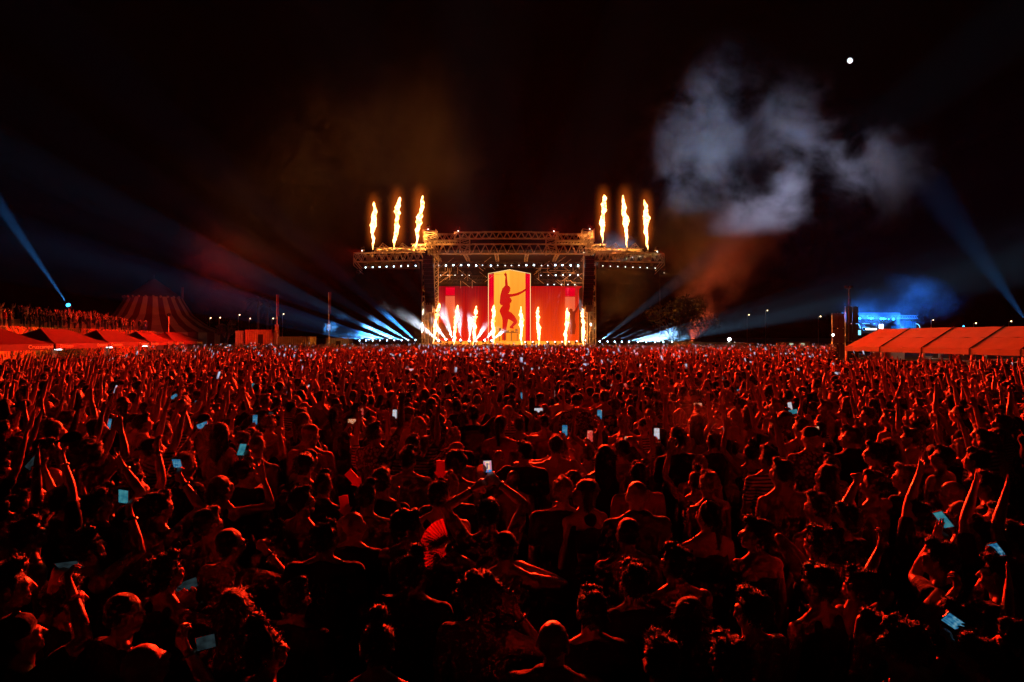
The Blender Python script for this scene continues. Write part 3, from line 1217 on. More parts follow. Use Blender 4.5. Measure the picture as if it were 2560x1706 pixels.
xs = [1096, 1132, 1168, 1204, 1240, 1275, 1311, 1347, 1383, 1419, 1455]
for i in range(10):
    wallquad('screen_panel', xs[i] + .1, 716, xs[i + 1] - .1, 858, 'video_red' if i < 6 else 'video_red_hot')
wallquad('screen_block', 1114, 719, 1137, 739, 'video_scarlet', WD - .12)
wallquad('screen_block', 1113.5, 740.5, 1137, 822, 'video_coral', WD - .12)
wallquad('screen_block', 1413.5, 720, 1437.5, 741, 'video_scarlet', WD - .12)
wallquad('screen_block', 1412.5, 742.5, 1437.5, 822, 'video_coral', WD - .12)


def outline(pts, D, par, name, mat, th=-.03):
    o = MB().prism([P(x, y, D) for x, y in pts], (0, th, 0)).build(name, mat)
    return child_of(o, par)


# shaded dancers drawn on the side screens
outline([(1425, 836), (1426, 812), (1424, 790), (1421, 778), (1425, 772), (1431, 773), (1432, 780), (1438, 776), (1443, 766), (1447, 758), (1449, 762),
         (1445, 774), (1438, 784), (1437, 800), (1440, 815), (1437, 836)], WD - .26, wall, 'dancer_image', 'video_shade')
outline([(1096, 846), (1095, 822), (1098, 808), (1104, 806), (1110, 812), (1116, 818), (1122, 822), (1128, 838), (1130, 846)], WD - .26, wall, 'dancer_image', 'video_shade')

portal = thing('portal_screen', (0, 90, 0), 'tall amber and red portal screen with the silhouette of a dancing woman', 'video screen')
PDp = 89.0


def quad3(pts, name, mat):
    o = MB().prism([P(*p) for p in pts], (0, .06, 0)).build(name, mat)
    return child_of(o, portal)


quad3([(1221.5, 856, 88.4), (1235, 856, 89), (1235, 684.5, 89), (1221.5, 686, 88.4)], 'screen_strip', 'video_scarlet')
quad3([(1313.5, 856, 89), (1325.5, 856, 88.4), (1325.5, 686, 88.4), (1313.5, 684.5, 89)], 'screen_strip', 'video_scarlet')
quad3([(1235, 856, 89), (1274.2, 856, 90.2), (1274.2, 675.5, 90.2), (1235, 683, 89)], 'screen_panel', 'video_amber')
quad3([(1274.2, 856, 90.2), (1313.5, 856, 89), (1313.5, 683, 89), (1274.2, 675.5, 90.2)], 'screen_panel', 'video_amber_dark')
m_ = MB()
for p, q in (((1221, 856, 88.3), (1221, 684.5, 88.3)), ((1326, 856, 88.3), (1326, 684.5, 88.3)), ((1221, 684.5, 88.3), (1274.2, 674.5, 89.9)), ((1274.2, 674.5, 89.9), (1326, 684.5, 88.3))):
    m_.tube(P(*p), P(*q), .05)
child_of(m_.build('screen_edge', 'video_outline'), portal)


def z3(x, y):
    return (1040 + x / 5.115, 700 + y / 5.115)


def z1(x, y):
    return (860 + x / 2.801, 460 + y / 2.801)


arm = [z1(1128, 712), z1(1127, 682), z1(1131, 652), z1(1124, 641), z1(1117, 623), z1(1127, 631), z1(1132, 618), z1(1140, 634), z1(1142, 660), z1(1145, 690), z1(1148, 712)]
fig = [z3(*p) for p in ((1185, 78), (1202, 92), (1208, 112), (1203, 128), (1207, 138), (1198, 150), (1192, 168), (1178, 180), (1230, 181), (1290, 169), (1350, 144), (1398, 115), (1416, 95), (1412, 70), (1422, 38), (1432, 58), (1440, 100),
                        (1424, 122), (1380, 156), (1310, 196), (1250, 212), (1198, 222), (1216, 242), (1226, 266), (1214, 292), (1200, 302), (1204, 340), (1196, 378), (1186, 400),
                        (1222, 420), (1262, 465), (1294, 520), (1300, 545), (1270, 576), (1242, 600), (1250, 612), (1246, 626), (1206, 616), (1194, 606), (1226, 570), (1246, 540),
                        (1214, 520), (1180, 500), (1168, 560), (1158, 620), (1152, 680), (1152, 772), (1100, 772), (1101, 700), (1106, 600), (1106, 520), (1100, 480), (1080, 432),
                        (1068, 402), (1073, 380), (1095, 342), (1110, 326), (1082, 322), (1074, 300), (1068, 300), (1078, 200), (1086, 168), (1104, 112), (1128, 82))] 
fig_poly = arm + fig[:-1]
me_pts = [P(x, y, 88.2) for x, y in fig_poly]
from mathutils.geometry import tessellate_polygon
tris_ = tessellate_polygon([me_pts])
n_ = len(me_pts)
me = bpy.data.meshes.new('dancer_image')
me.from_pydata([tuple(p) for p in me_pts] + [tuple(p + Vector((0, .03, 0))) for p in me_pts], [],
               [tuple(t) for t in tris_] + [tuple(i + n_ for i in t) for t in tris_] + [(i, (i + 1) % n_, n_ + (i + 1) % n_, n_ + i) for i in range(n_)])
me.materials.append(MATS['video_silhouette'])
o = bpy.data.objects.new('dancer_image', me)
COL.objects.link(o)
child_of(o, portal)
# slender post that steadies the right wing tip
p = P(1650, 676, 82)
t = thing('wing_post', (p.x, 82, 0), 'slender dark post under the right wing tip of the stage', 'post')
MB().tube((0, 0, 0), (0, 0, p.z), .06, .06, 8).build('pole', 'black_steel', t)
MB().box((0, 0, .06), (.5, .5, .12)).build('base_plate', 'black_steel', t)
# DJ table
dj = thing('dj_table', P(1270, 858, 86), 'long DJ table with decks on the stage in front of the portal screen', 'table')
a = P(1246, 832, 86)
b = P(1296, 832, 86)
child_of(MB().box(((a.x + b.x) / 2, 86, a.z), (b.x - a.x, .8, .1)).build('table_top', 'black_steel'), dj)
for px in (1249, 1262, 1279, 1293):
    p = P(px, 832, 86)
    child_of(MB().box((p.x, 86, (p.z + DECKZ) / 2 + .2), (.09, .5, p.z - DECKZ - .45)).build('table_leg', 'black_steel'), dj)
for px, w_, h_ in ((1250, .35, .5), (1258, .5, .16), (1268, .5, .16), (1281, .45, .14), (1292, .4, .42)):
    p = P(px, 831, 85.9)
    child_of(MB().box((p.x, 85.9, p.z + h_ / 2 + .06), (w_, .5, h_)).build('deck_unit', 'black_plastic'), dj)


# ------------------------------------------------------------------ flames
def flame_core_material():
    m, nt, out = nodes_of('flame_core')
    L = nt.links.new
    e = N(nt, 'Emission')
    e.inputs['Strength'].default_value = 7.0
    tc = N(nt, 'TexCoord')
    nz = N(nt, 'TexNoise')
    nz.inputs['Scale'].default_value = 2.2
    nz.inputs['Detail'].default_value = 4
    L(tc.outputs['Object'], nz.inputs['Vector'])
    rp = ramp(nt, [(0.24, (1.0, 0.20, 0.02)), (0.38, (1.0, 0.36, 0.06)), (0.58, (1.0, 0.60, 0.24))])
    L(nz.outputs['Fac'], rp.inputs['Fac'])
    L(rp.outputs['Color'], e.inputs['Color'])
    L(e.outputs[0], out.inputs['Surface'])
    m.cycles.emission_sampling = 'NONE'


def flame_halo_material():
    """added glow halo round the core: emits most near the axis, fading outwards"""
    m, nt, out = nodes_of('flame_halo')
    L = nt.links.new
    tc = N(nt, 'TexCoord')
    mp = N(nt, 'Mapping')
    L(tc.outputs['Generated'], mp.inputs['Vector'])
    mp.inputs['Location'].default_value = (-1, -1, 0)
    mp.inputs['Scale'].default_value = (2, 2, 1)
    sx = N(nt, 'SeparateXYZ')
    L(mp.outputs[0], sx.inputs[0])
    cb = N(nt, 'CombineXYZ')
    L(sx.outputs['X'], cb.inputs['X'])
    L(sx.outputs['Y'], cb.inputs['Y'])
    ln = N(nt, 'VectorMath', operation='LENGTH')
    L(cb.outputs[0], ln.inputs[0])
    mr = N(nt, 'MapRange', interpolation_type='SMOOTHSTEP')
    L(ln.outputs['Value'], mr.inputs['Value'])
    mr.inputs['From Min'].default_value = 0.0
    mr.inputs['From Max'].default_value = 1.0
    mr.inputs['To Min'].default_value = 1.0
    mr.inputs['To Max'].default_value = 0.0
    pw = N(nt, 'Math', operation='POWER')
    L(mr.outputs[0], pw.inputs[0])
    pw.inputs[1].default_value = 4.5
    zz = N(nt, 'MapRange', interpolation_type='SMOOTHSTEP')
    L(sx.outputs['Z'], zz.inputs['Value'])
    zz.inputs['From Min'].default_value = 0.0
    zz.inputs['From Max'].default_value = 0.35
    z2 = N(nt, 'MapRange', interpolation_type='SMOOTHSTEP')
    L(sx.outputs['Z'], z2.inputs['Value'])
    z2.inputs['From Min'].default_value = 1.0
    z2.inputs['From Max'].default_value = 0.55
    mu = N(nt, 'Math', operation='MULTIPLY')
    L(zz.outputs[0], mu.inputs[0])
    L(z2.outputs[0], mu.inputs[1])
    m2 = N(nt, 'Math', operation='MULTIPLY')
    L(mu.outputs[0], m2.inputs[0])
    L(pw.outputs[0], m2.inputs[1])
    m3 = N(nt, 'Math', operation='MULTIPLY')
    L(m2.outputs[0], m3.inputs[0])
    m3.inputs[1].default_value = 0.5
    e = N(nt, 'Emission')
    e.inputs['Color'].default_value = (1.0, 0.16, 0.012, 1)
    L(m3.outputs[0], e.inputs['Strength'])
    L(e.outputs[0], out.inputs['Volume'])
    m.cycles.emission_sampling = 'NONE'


flame_core_material()
flame_halo_material()


def flame(base, tip, width, label, group, seed, energy, broken=False):
    g_ = np.random.default_rng(seed)
    base, tip = Vector(base), Vector(tip)
    L_ = (tip - base).length
    t = thing('flame', base, label, 'flame', group)
    mb = MB()
    n, m = 20, 90
    ph = g_.uniform(0, 6.28, 8)
    vs_, fs = [], []
    for j in range(m + 1):
        u = j / m
        c = (tip - base) * u
        prof = (u ** .9) * (1 - u) ** .55 * 2.15
        prof *= 1 + .22 * math.sin(u * 11 + ph[0]) + .15 * math.sin(u * 23 + ph[1])
        if broken and .74 < u < .80:
            prof *= .18
        r_ = max(width * prof, .012)
        cx_ = .20 * width * math.sin(u * 9 + ph[2]) + .16 * width * math.sin(u * 21 + ph[3])
        cy_ = .20 * width * math.sin(u * 8 + ph[4])
        for i in range(n):
            a_ = 2 * math.pi * i / n
            lump = 1 + .26 * math.sin(3 * a_ + u * 31 + ph[5]) + .20 * math.sin(2 * a_ - u * 47 + ph[6]) + .16 * math.sin(5 * a_ + u * 83 + ph[7]) + .12 * math.sin(7 * a_ - u * 141 + ph[0])
            vs_.append(c + Vector((cx_ + r_ * lump * math.cos(a_), cy_ + r_ * lump * math.sin(a_), 0)))
    for j in range(m):
        for i in range(n):
            fs.append((j * n + i, j * n + (i + 1) % n, (j + 1) * n + (i + 1) % n, (j + 1) * n + i))
    fs += [tuple(range(n - 1, -1, -1)), tuple(range(m * n, (m + 1) * n))]
    mb.add(vs_, fs)
    mb.build('flame_core', 'flame_core', t, True)
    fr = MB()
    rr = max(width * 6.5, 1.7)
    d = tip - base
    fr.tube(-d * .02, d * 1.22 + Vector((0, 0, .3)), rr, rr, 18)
    fr.build('halo_glow', 'flame_halo', t)  # emitting tube that stands in for the glow in the air round the flame
    nz = MB().tube((0, 0, -.45), (0, 0, .0), .10, .06, 8)
    nz.box((0, 0, -.5), (.45, .35, .22))
    nz.build('nozzle', 'black_steel', t)
    lamp('flame_light', 'POINT', base + (tip - base) * .35, energy, (1.0, 0.25, 0.035), t, radius=.35)
    return t


def z1p(x, y, D):
    return P(*z1(x, y), D)


FLAME_E = 12000.0
ords = ['leftmost', 'second from left', 'third from left', 'third from right', 'second from right', 'rightmost']
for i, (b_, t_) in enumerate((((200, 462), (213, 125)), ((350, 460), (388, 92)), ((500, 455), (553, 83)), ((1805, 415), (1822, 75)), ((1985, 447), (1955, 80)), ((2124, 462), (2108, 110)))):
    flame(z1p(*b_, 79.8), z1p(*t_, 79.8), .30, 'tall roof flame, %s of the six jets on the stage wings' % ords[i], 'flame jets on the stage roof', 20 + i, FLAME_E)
fo = ['leftmost', 'second from left', 'third from left', 'fourth from left', 'fourth from right', 'third from right', 'second from right', 'rightmost']
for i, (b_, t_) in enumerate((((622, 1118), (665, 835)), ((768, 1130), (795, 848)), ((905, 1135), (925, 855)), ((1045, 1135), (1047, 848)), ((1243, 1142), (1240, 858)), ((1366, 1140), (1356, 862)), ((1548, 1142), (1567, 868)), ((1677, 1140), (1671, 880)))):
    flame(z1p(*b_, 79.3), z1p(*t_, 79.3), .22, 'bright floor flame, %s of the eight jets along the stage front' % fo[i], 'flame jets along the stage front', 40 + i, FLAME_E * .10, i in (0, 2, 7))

# ------------------------------------------------------------------ stage lamps
glow('lens_white', (0.50, 0.80, 1.0), 18.0)
glow('lens_dim', (0.75, 0.88, 1.0), 5.0)
glow('lens_blue', (0.03, 0.40, 1.0), 7.0)
WHITE, COOL, BLUE = (0.80, 0.90, 1.0), (0.26, 0.62, 1.0), (0.04, 0.34, 1.0)


def fixture(at, aim, label, group, lens='lens_white', r=.10, energy=0, color=COOL, cone=6.0, name='moving_head_light', base_down=False, blend=.6):
    """moving head lamp: base, yoke, head turned to its aim, lens; with energy it throws a beam"""
    at = Vector(at)
    d = (Vector(aim) - at).normalized()
    t = thing(name, at, label, 'stage light', group)
    s_ = -1 if base_down else 1
    MB().box((0, 0, s_ * .42), (.34, .30, .14)).build('lamp_base', 'black_plastic', t)
    y = MB()
    for q in (-.19, .19):
        y.box((q, 0, s_ * .18), (.035, .10, .38))
    y.build('yoke', 'black_plastic', t)
    MB().tube(-d * .26, d * .06, .12, .15, 10).build('lamp_head', 'black_plastic', t)
    MB().ball(d * .085, r, 10, 6).build('lens', lens, t, True)
    if energy:
        lamp('beam', 'SPOT', at + d * .22, energy, color, t, aim=at + d * 10, size=R(cone), blend=blend, radius=.05)
    return t


BEAM = 1.5
# upper row of twenty
row1 = [667 + i * 50.9 for i in range(20)]
strong = {1: -1.1, 2: -.5, 3: 0.05, 4: .35, 5: .9, 7: 1.4, 12: -.3, 13: .2, 16: -.4, 17: -.25, 18: .8, 19: 1.5}
for i, zx in enumerate(row1):
    p = z1p(zx, 575, 83.4)
    tilt = strong.get(i, (i % 5 - 2) * .5)
    aim = p + Vector((math.sin(tilt) * 6, -1.8, math.cos(tilt) * 6))
    fixture(p, aim, '%s lamp from the left in the upper lamp row under the stage roof' % nth(i), 'upper row of stage lamps', 'lens_white' if i in strong else 'lens_dim',
            .10 if i in strong else .06, 2.5e5 if i in (2, 3, 4, 16, 18, 19) else 0, WHITE, 9)
for k_, zx in enumerate((680, 731, 780, 829, 878, 1380, 1430, 1480, 1530, 1580, 1635)):
    p = z1p(zx, 637, 86.4)
    tl = (k_ - 5) * .25
    fixture(p, p + Vector((math.sin(tl) * 5, -1.5, -4)), '%s small lamp from the left in the middle row of the rig' % nth(k_), 'middle row of stage lamps', 'lens_white' if k_ > 6 else 'lens_dim', .07 if k_ > 6 else .045)
for k_, (zx, dx) in enumerate(((1428, -45), (1473, -28), (1523, -15), (1568, 0), (1615, 20))):
    p = z1p(zx, 702, 89.0)
    fixture(p, z1p(zx + dx, 772, 88.2), '%s down-pointing spotlight from the left in the right of the rig' % nth(k_), 'down-pointing spotlights', 'lens_dim', .06, 6e5, WHITE, 10)
# wing lamps
for sgn, zs, yv in ((-1, (155, 205, 253, 302, 352, 403, 452, 505), 578), (1, (1810, 1862, 1914, 1967, 2020, 2070, 2120, 2175), 578)):
    for k_, zx in enumerate(zs):
        yy = 585 - k_ * 1.8 if sgn < 0 else 574 + k_ * 2.2
        p = z1p(zx, yy, 79.3)
        fixture(p, p + Vector((-sgn * -3, -4, -1.5)), '%s lamp from the left under the %s stage wing' % (nth(k_), 'left' if sgn < 0 else 'right'),
                'lamps under the stage wings', 'lens_white' if sgn < 0 else 'lens_dim', .065 if sgn < 0 else .05)
# floor lamps outside the stage on the left: blue beams fan out to the left
outL = [115, 160, 208, 257, 307, 358, 410, 455, 505]
for k_, zx in enumerate(outL):
    p = z1p(zx, 1098, 79.5)
    ang = R((169, 167.5, 166, 164.5, 163, 154, 159, 149, 139)[k_])
    aim = p + Vector((math.cos(ang) * 20, -2.0 + k_ * .3, math.sin(ang) * 20))
    fixture(p, aim, '%s blue-beamed floor lamp from the left, outside the left of the stage' % nth(k_), 'floor lamps left of the stage', 'lens_white', .08,
            (7e6, 6e6, 1e7, 1.1e7, 1.3e7, 1.0e7, 7e6, 2e6, 1.2e6)[k_] * BEAM, (.12, .48, 1.0) if k_ % 2 else BLUE, (3.5, 3.5, 5, 5.5, 6, 7, 6, 8, 9)[k_], base_down=True)
    q = z1p(zx, 1098, 79.5)
# floor lamps on the stage
onL = ((300, 785, 130, 650), (390, 770, 300, 655), (480, 780, 435, 660), (570, 780, 560, 640), (680, 790, 690, 650), (760, 790, 840, 655), (870, 780, 965, 680), (960, 785, 1135, 640))
for k_, (a_, b_, c_, d_) in enumerate(onL):
    p = P(*z3(a_, b_), 80.2)
    q = P(*z3(c_, d_), 79.6)
    fixture(p, q, '%s dazzling floor lamp from the left, on the left half of the stage' % nth(k_), 'floor lamps on the left half of the stage', 'lens_white', .12, 3.5e5 * BEAM, WHITE, 20, base_down=True)
onR = ((1400, 800, 1370, 765), (1500, 800, 1405, 725), (1685, 800, 1615, 710), (1780, 800, 1745, 745), (1870, 800, 1850, 720), (1955, 800, 1970, 710), (2050, 790, 2100, 730), (2160, 780, 2205, 730))
for k_, (a_, b_, c_, d_) in enumerate(onR):
    p = P(*z3(a_, b_), 80.2)
    fixture(p, P(*z3(c_, d_), 79.8), '%s small floor lamp from the left, on the right half of the stage' % nth(k_), 'floor lamps on the right half of the stage', 'lens_dim', .08, 3e5 * BEAM, WHITE, 9, base_down=True)
for k_, zx in enumerate((1785, 1840, 1890, 1940, 1990, 2050, 2110, 2170, 2230, 2290)):
    p = z1p(zx, 1108, 79.5)
    ang = R((38, 30, 24, 20, 16, 14, 12, 12, 12, 12)[k_])
    fixture(p, p + Vector((math.cos(ang) * 20, -1.5, math.sin(ang) * 20)), '%s floor lamp from the left, outside the right of the stage' % nth(k_), 'floor lamps right of the stage', 'lens_white', .09,
            (4e6, 1e6, 1e6, 1e6, 4e6, 5e6, 5e6, 5e6, 5e6, 4e6)[k_] * BEAM, COOL, (9, 3, 3, 3, 7, 8, 8, 8, 8, 8)[k_], base_down=True)

# added wash lights in made-up stage fixtures that colour the field red
RED = (1.0, 0.019, 0.004)
WASH = 2.2e5
for k_, (zx, zy, D, ax, ay) in enumerate(((130, 468, 78.6, -46, 45), (590, 318, 79.6, -14, 22), (1720, 316, 79.6, 16, 22), (2190, 474, 78.6, 44, 45), (800, 330, 80.0, -2, 16), (1470, 332, 80.0, 4, 16))):
    p = z1p(zx, zy, D)
    fixture(p, (ax, ay, 1.5), '%s added red wash lamp on the stage turned on the audience' % nth(k_), 'added red wash lamps on the stage front', 'lens_red' if 'lens_red' in MATS else 'lens_dim', .07, WASH * (1.1, 1.3, 1.3, 1.1, 1.3, 1.3)[k_], RED if k_ != 3 else (1.0, .032, .004), 74, name='added_wash_light', blend=1.0)

# added wash lamps that brighten what stands beside the stage
fixture(z1p(100, 625, 79.0), (-62, 100, 4), 'added red wash lamp at the left wing tip, turned on the circus tent', 'added red wash lamps on the stage front', 'lens_dim', .05, 1.5e5, (1.0, .015, .005), 60, name='added_wash_light', blend=1.0)
fixture(z1p(2235, 622, 79.0), (52, 82, 1), 'added amber wash lamp at the right wing tip, turned on the toilets', 'added red wash lamps on the stage front', 'lens_dim', .05, 3.5e4, (1.0, .20, .03), 60, name='added_wash_light', blend=1.0)

# ------------------------------------------------------------------ red canopy tents along the left side
def lerp(a, b, t):
    return a + (b - a) * t


def grid_patch(mb, c00, c10, c11, c01, n, sag, sagdir):
    vs_, fs = [], []
    for j in range(n + 1):
        for i in range(n + 1):
            u, v = i / n, j / n
            p = lerp(lerp(c00, c10, u), lerp(c01, c11, u), v)
            p = p + sagdir * (sag * 4 * v * (1 - v) * (.35 + .65 * 4 * u * (1 - u)) + .02 * math.sin(u * 17 + v * 9))
            vs_.append(p)
    for j in range(n):
        for i in range(n):
            a = j * (n + 1) + i
            fs.append((a, a + 1, a + n + 2, a + n + 1))
    mb.add(vs_, fs)


def canopy_tent(x_near, x_far, D_near, D_far, label, words=True):
    """pop-up tent whose long side faces the field; x in photo pixels at its two front corners"""
    A = Vector(((x_near - CX) / F * D_near, D_near, 0))
    Bv = Vector(((x_far - CX) / F * D_far, D_far, 0))
    long = (Bv - A)
    Lg = long.length
    d = long.normalized()
    out = Vector((d.y, -d.x, 0))
    if out.x < 0:
        out = -out
    W_ = 3.6
    ez, pz, vb = 2.42, 3.42, 2.08
    t = thing('canopy_tent', A, label, 'tent', 'red canopy tents along the field')
    c = [A, Bv, Bv - out * W_, A - out * W_]
    E = [Vector((p.x, p.y, ez)) for p in c]
    r0 = (A - out * W_ / 2) + d * Lg * .27
    r1 = (A - out * W_ / 2) + d * Lg * .73
    r0.z = r1.z = pz
    dn = Vector((0, 0, -1))
    for nm, quad in (('roof_panel', (E[0], E[1], r1, r0)), ('roof_panel', (E[2], E[3], r0, r1))):
        mb = MB()
        grid_patch(mb, quad[0], quad[1], quad[2], quad[3], 8, .13, dn)
        child_of(mb.build('roof_panel', 'red_canvas', smooth=True), t)
    for a, b, r in ((E[1], E[2], r1), (E[3], E[0], r0)):
        mb = MB()
        grid_patch(mb, a, b, r, r, 8, .13, dn)
        child_of(mb.build('roof_panel', 'red_canvas', smooth=True), t)
    for k in range(4):
        a, b = c[k], c[(k + 1) % 4]
        nrm = Vector(((b - a).y, -(b - a).x, 0)).normalized()
        mid = (a + b) / 2
        if (mid - (A + Bv - out * W_) / 2).dot(nrm) < 0:
            nrm = -nrm
        a2, b2 = a + nrm * .02, b + nrm * .02
        mb = MB()
        nn = 10
        vs_ = []
        for i in range(nn + 1):
            p = lerp(a2, b2, i / nn) + nrm * .02 * math.sin(i * 1.7 + k)
            vs_ += [Vector((p.x, p.y, ez + .01)), Vector((p.x, p.y, vb + .015 * math.sin(i * 2.1)))]
        mb.add(vs_, [(2 * i, 2 * i + 1, 2 * i + 3, 2 * i + 2) for i in range(nn)])
        child_of(mb.build('valance', 'red_canvas', smooth=True), t)
        if words and k in (0, 3):
            wd = (b2 - a2).length
            for u in ((.16, .84) if k == 0 else (.5,)):
                me = text_mesh('Cruzcampo', .30 if k == 0 else .32)
                for m__ in (MATS['gold_print'],):
                    me.materials.append(m__)
                o = bpy.data.objects.new('lettering', me)
                COL.objects.link(o)
                p = lerp(a2, b2, u) + nrm * .045
                right = nrm.cross(Vector((0, 0, 1))) * -1
                M = Matrix((right, Vector((0, 0, 1)), nrm)).transposed().to_4x4()
                sc = Matrix.Diagonal((1.55 if k == 0 else 1.0, 1, 1, 1))
                o.matrix_world = Matrix.Translation((p.x, p.y, (ez + vb) / 2 + .02)) @ M @ sc
                o.parent = t
                o.matrix_parent_inverse = Matrix.Translation(t.location).inverted()
    for p in c:
        q = p - (p - (A + Bv - out * W_) / 2).normalized() * .06
        child_of(MB().tube((q.x, q.y, 0), (q.x, q.y, ez - .02), .03, .03, 6).build('pole', 'galvanised_steel'), t)
    # bar under the canopy
    return A, Bv, d, out, t


TENTS = [(-120, 134, 31.0, 38.5, 'nearest red canopy tent, cut off by the left picture edge'), (139, 271, 39.5, 49.0, 'second red canopy tent from the left edge, the largest shown whole'),
         (272, 372, 49.5, 58.0, 'third red canopy tent from the left edge'), (374, 436, 58.5, 65.5, 'fourth red canopy tent from the left edge'), (437, 508, 66.0, 76.0, 'smallest red canopy tent, farthest along the row')]
bar_spots = []
for x0, x1, d0, d1, lab in TENTS:
    A, Bv, d, out, t = canopy_tent(x0, x1, d0, d1, lab)
    bar_spots.append((A, Bv, d, out))
for i, (A, Bv, d, out) in enumerate(bar_spots[:4]):
    L_ = (Bv - A).length
    for k_, (u, col_) in enumerate(((.30, 'white_paint'), (.70, 'white_pvc'))):
        c = A + d * L_ * u - out * .7
        rz = math.atan2(d.y, d.x)
        b = thing('bar_counter', (c.x, c.y, 0), 'pale bar counter %s under the %s red tent from the left edge' % (('at the near end', 'at the far end')[k_], ('first', 'second', 'third', 'fourth')[i]), 'counter', 'bar counters under the red tents', rz)
        MB().box((0, 0, .6), (L_ * .26, .6, 1.2)).build('counter_front', col_, b)
        MB().box((0, .02, 1.23), (L_ * .28, .75, .06)).build('counter_top', 'white_paint', b)
    c = A + d * L_ * .5 - out * 1.6
    lt = thing('strip_lamp', (c.x, c.y, 2.0), 'white lamp hanging inside the %s red tent from the left edge' % ('first', 'second', 'third', 'fourth')[i], 'lamp', 'lamps inside the red tents')
    MB().box((0, 0, .04), (.5, .1, .05)).build('housing', 'white_paint', lt)
    MB().box((0, 0, .0), (.46, .07, .03)).build('tube', 'lens_white', lt)
    lamp('strip_light', 'POINT', (c.x, c.y, 1.9), 40, (1.0, .86, .6), lt, radius=.1)


# ------------------------------------------------------------------ raised terrace with its painted banner
def mural_material():
    m, nt, out = nodes_of('swirl_banner')
    L = nt.links.new
    tc = N(nt, 'TexCoord')
    nz = N(nt, 'TexNoise')
    nz.inputs['Scale'].default_value = 0.28
    nz.inputs['Detail'].default_value = 2
    nz.inputs['Distortion'].default_value = 2.2
    L(tc.outputs['Object'], nz.inputs['Vector'])
    mu = N(nt, 'Math', operation='MULTIPLY')
    mu.inputs[1].default_value = 7.0
    fr = N(nt, 'Math', operation='FRACT')
    L(nz.outputs['Fac'], mu.inputs[0])
    L(mu.outputs[0], fr.inputs[0])
    rp = ramp(nt, [(0, (.02, .015, .01)), (.22, (.55, .08, .03)), (.42, (.75, .45, .06)), (.58, (.03, .02, .015)), (.72, (.55, .25, .08)), (.86, (.12, .30, .22))], 'CONSTANT')
    L(fr.outputs[0], rp.inputs['Fac'])
    b = N(nt, 'BsdfPrincipled')
    b.inputs['Roughness'].default_value = .8
    L(rp.outputs['Color'], b.inputs['Base Color'])
    L(b.outputs[0], out.inputs['Surface'])


mural_material()
TZ = 3.9
TA, TB = Vector((-47.5, 56, 0)), Vector((-59.5, 107, 0))
tdir = (TB - TA).normalized()
tout = Vector((tdir.y, -tdir.x, 0))
if tout.x < 0:
    tout = -tout
terr = thing('viewing_terrace', TA, 'raised viewing terrace behind the red tents, faced with a swirling painted banner', 'terrace')
TL = (TB - TA).length
T0 = TA - tdir * 14
for i in range(11):
    a = T0 + tdir * (TL + 14) * i / 11
    b = T0 + tdir * ((TL + 14) * (i + 1) / 11 - .05)
    mb = MB()
    nseg = 6
    vs_ = []
    for k_ in range(nseg + 1):
        p = lerp(a, b, k_ / nseg) + tout * (.07 * math.sin(k_ * 1.9 + i))
        vs_ += [Vector((p.x, p.y, .1)), Vector((p.x, p.y, TZ + .05))]
    mb.add(vs_, [(2 * k_, 2 * k_ + 2, 2 * k_ + 3, 2 * k_ + 1) for k_ in range(nseg)])
    child_of(mb.build('banner', 'swirl_banner', smooth=True), terr)
for s_ in range(4):
    c0 = T0 - tout * (.3 + s_ * 2.2)
    c1 = TB - tout * (.3 + s_ * 2.2)
    z_ = TZ + s_ * .38
    mb = MB().prism([Vector((c0.x, c0.y, z_ - .5)), Vector((c1.x, c1.y, z_ - .5)), Vector((c1.x, c1.y, z_)), Vector((c0.x, c0.y, z_))], -tout * 2.19)
    child_of(mb.build('step', 'plywood_deck'), terr)


# ------------------------------------------------------------------ striped big top
BTD = 150.0
btp = P(385, 845, BTD)
bt = thing('circus_tent', (btp.x, BTD, 0), 'large striped circus tent with a pointed top behind the red tents', 'tent')
surface('maroon_sheet', (0.06, 0.012, 0.014), rough=.8, noise=.2, scale=1)
surface('tent_cream', (0.50, 0.36, 0.24), rough=.7, noise=.15, scale=.6)
surface('tent_maroon', (0.16, 0.03, 0.03), rough=.7, noise=.15, scale=.6)
surface('tent_crown', (0.10, 0.05, 0.07), rough=.7, noise=.2, scale=.6)
NS = 40
prof = [(15.5, 4.0), (11.6, 5.6), (8.4, 8.0), (6.6, 11.0), (6.0, 12.2)]
for k_ in range(NS):
    mb = MB()
    a0, a1 = 2 * math.pi * k_ / NS, 2 * math.pi * (k_ + 1) / NS
    for (r0, z0), (r1, z1_) in zip(prof[:-1], prof[1:]):
        mb.add([(r0 * math.cos(a0), r0 * math.sin(a0), z0), (r0 * math.cos(a1), r0 * math.sin(a1), z0), (r1 * math.cos(a1), r1 * math.sin(a1), z1_), (r1 * math.cos(a0), r1 * math.sin(a0), z1_)], [(0, 1, 2, 3)])
    mb.add([(15.5 * math.cos(a0), 15.5 * math.sin(a0), 0), (15.5 * math.cos(a1), 15.5 * math.sin(a1), 0), (15.5 * math.cos(a1), 15.5 * math.sin(a1), 3.98), (15.5 * math.cos(a0), 15.5 * math.sin(a0), 3.98)], [(0, 1, 2, 3)])
    mb.build('stripe', 'tent_cream' if k_ % 2 else 'tent_maroon', bt)
mb = MB()
for i in range(24):
    a0, a1 = 2 * math.pi * i / 24, 2 * math.pi * (i + 1) / 24
    for (r0, z0), (r1, z1_) in (((6.0, 12.25), (3.4, 14.2)), ((3.4, 14.2), (.3, 16.6))):
        mb.add([(r0 * math.cos(a0), r0 * math.sin(a0), z0), (r0 * math.cos(a1), r0 * math.sin(a1), z0), (r1 * math.cos(a1), r1 * math.sin(a1), z1_), (r1 * math.cos(a0), r1 * math.sin(a0), z1_)], [(0, 1, 2, 3)])
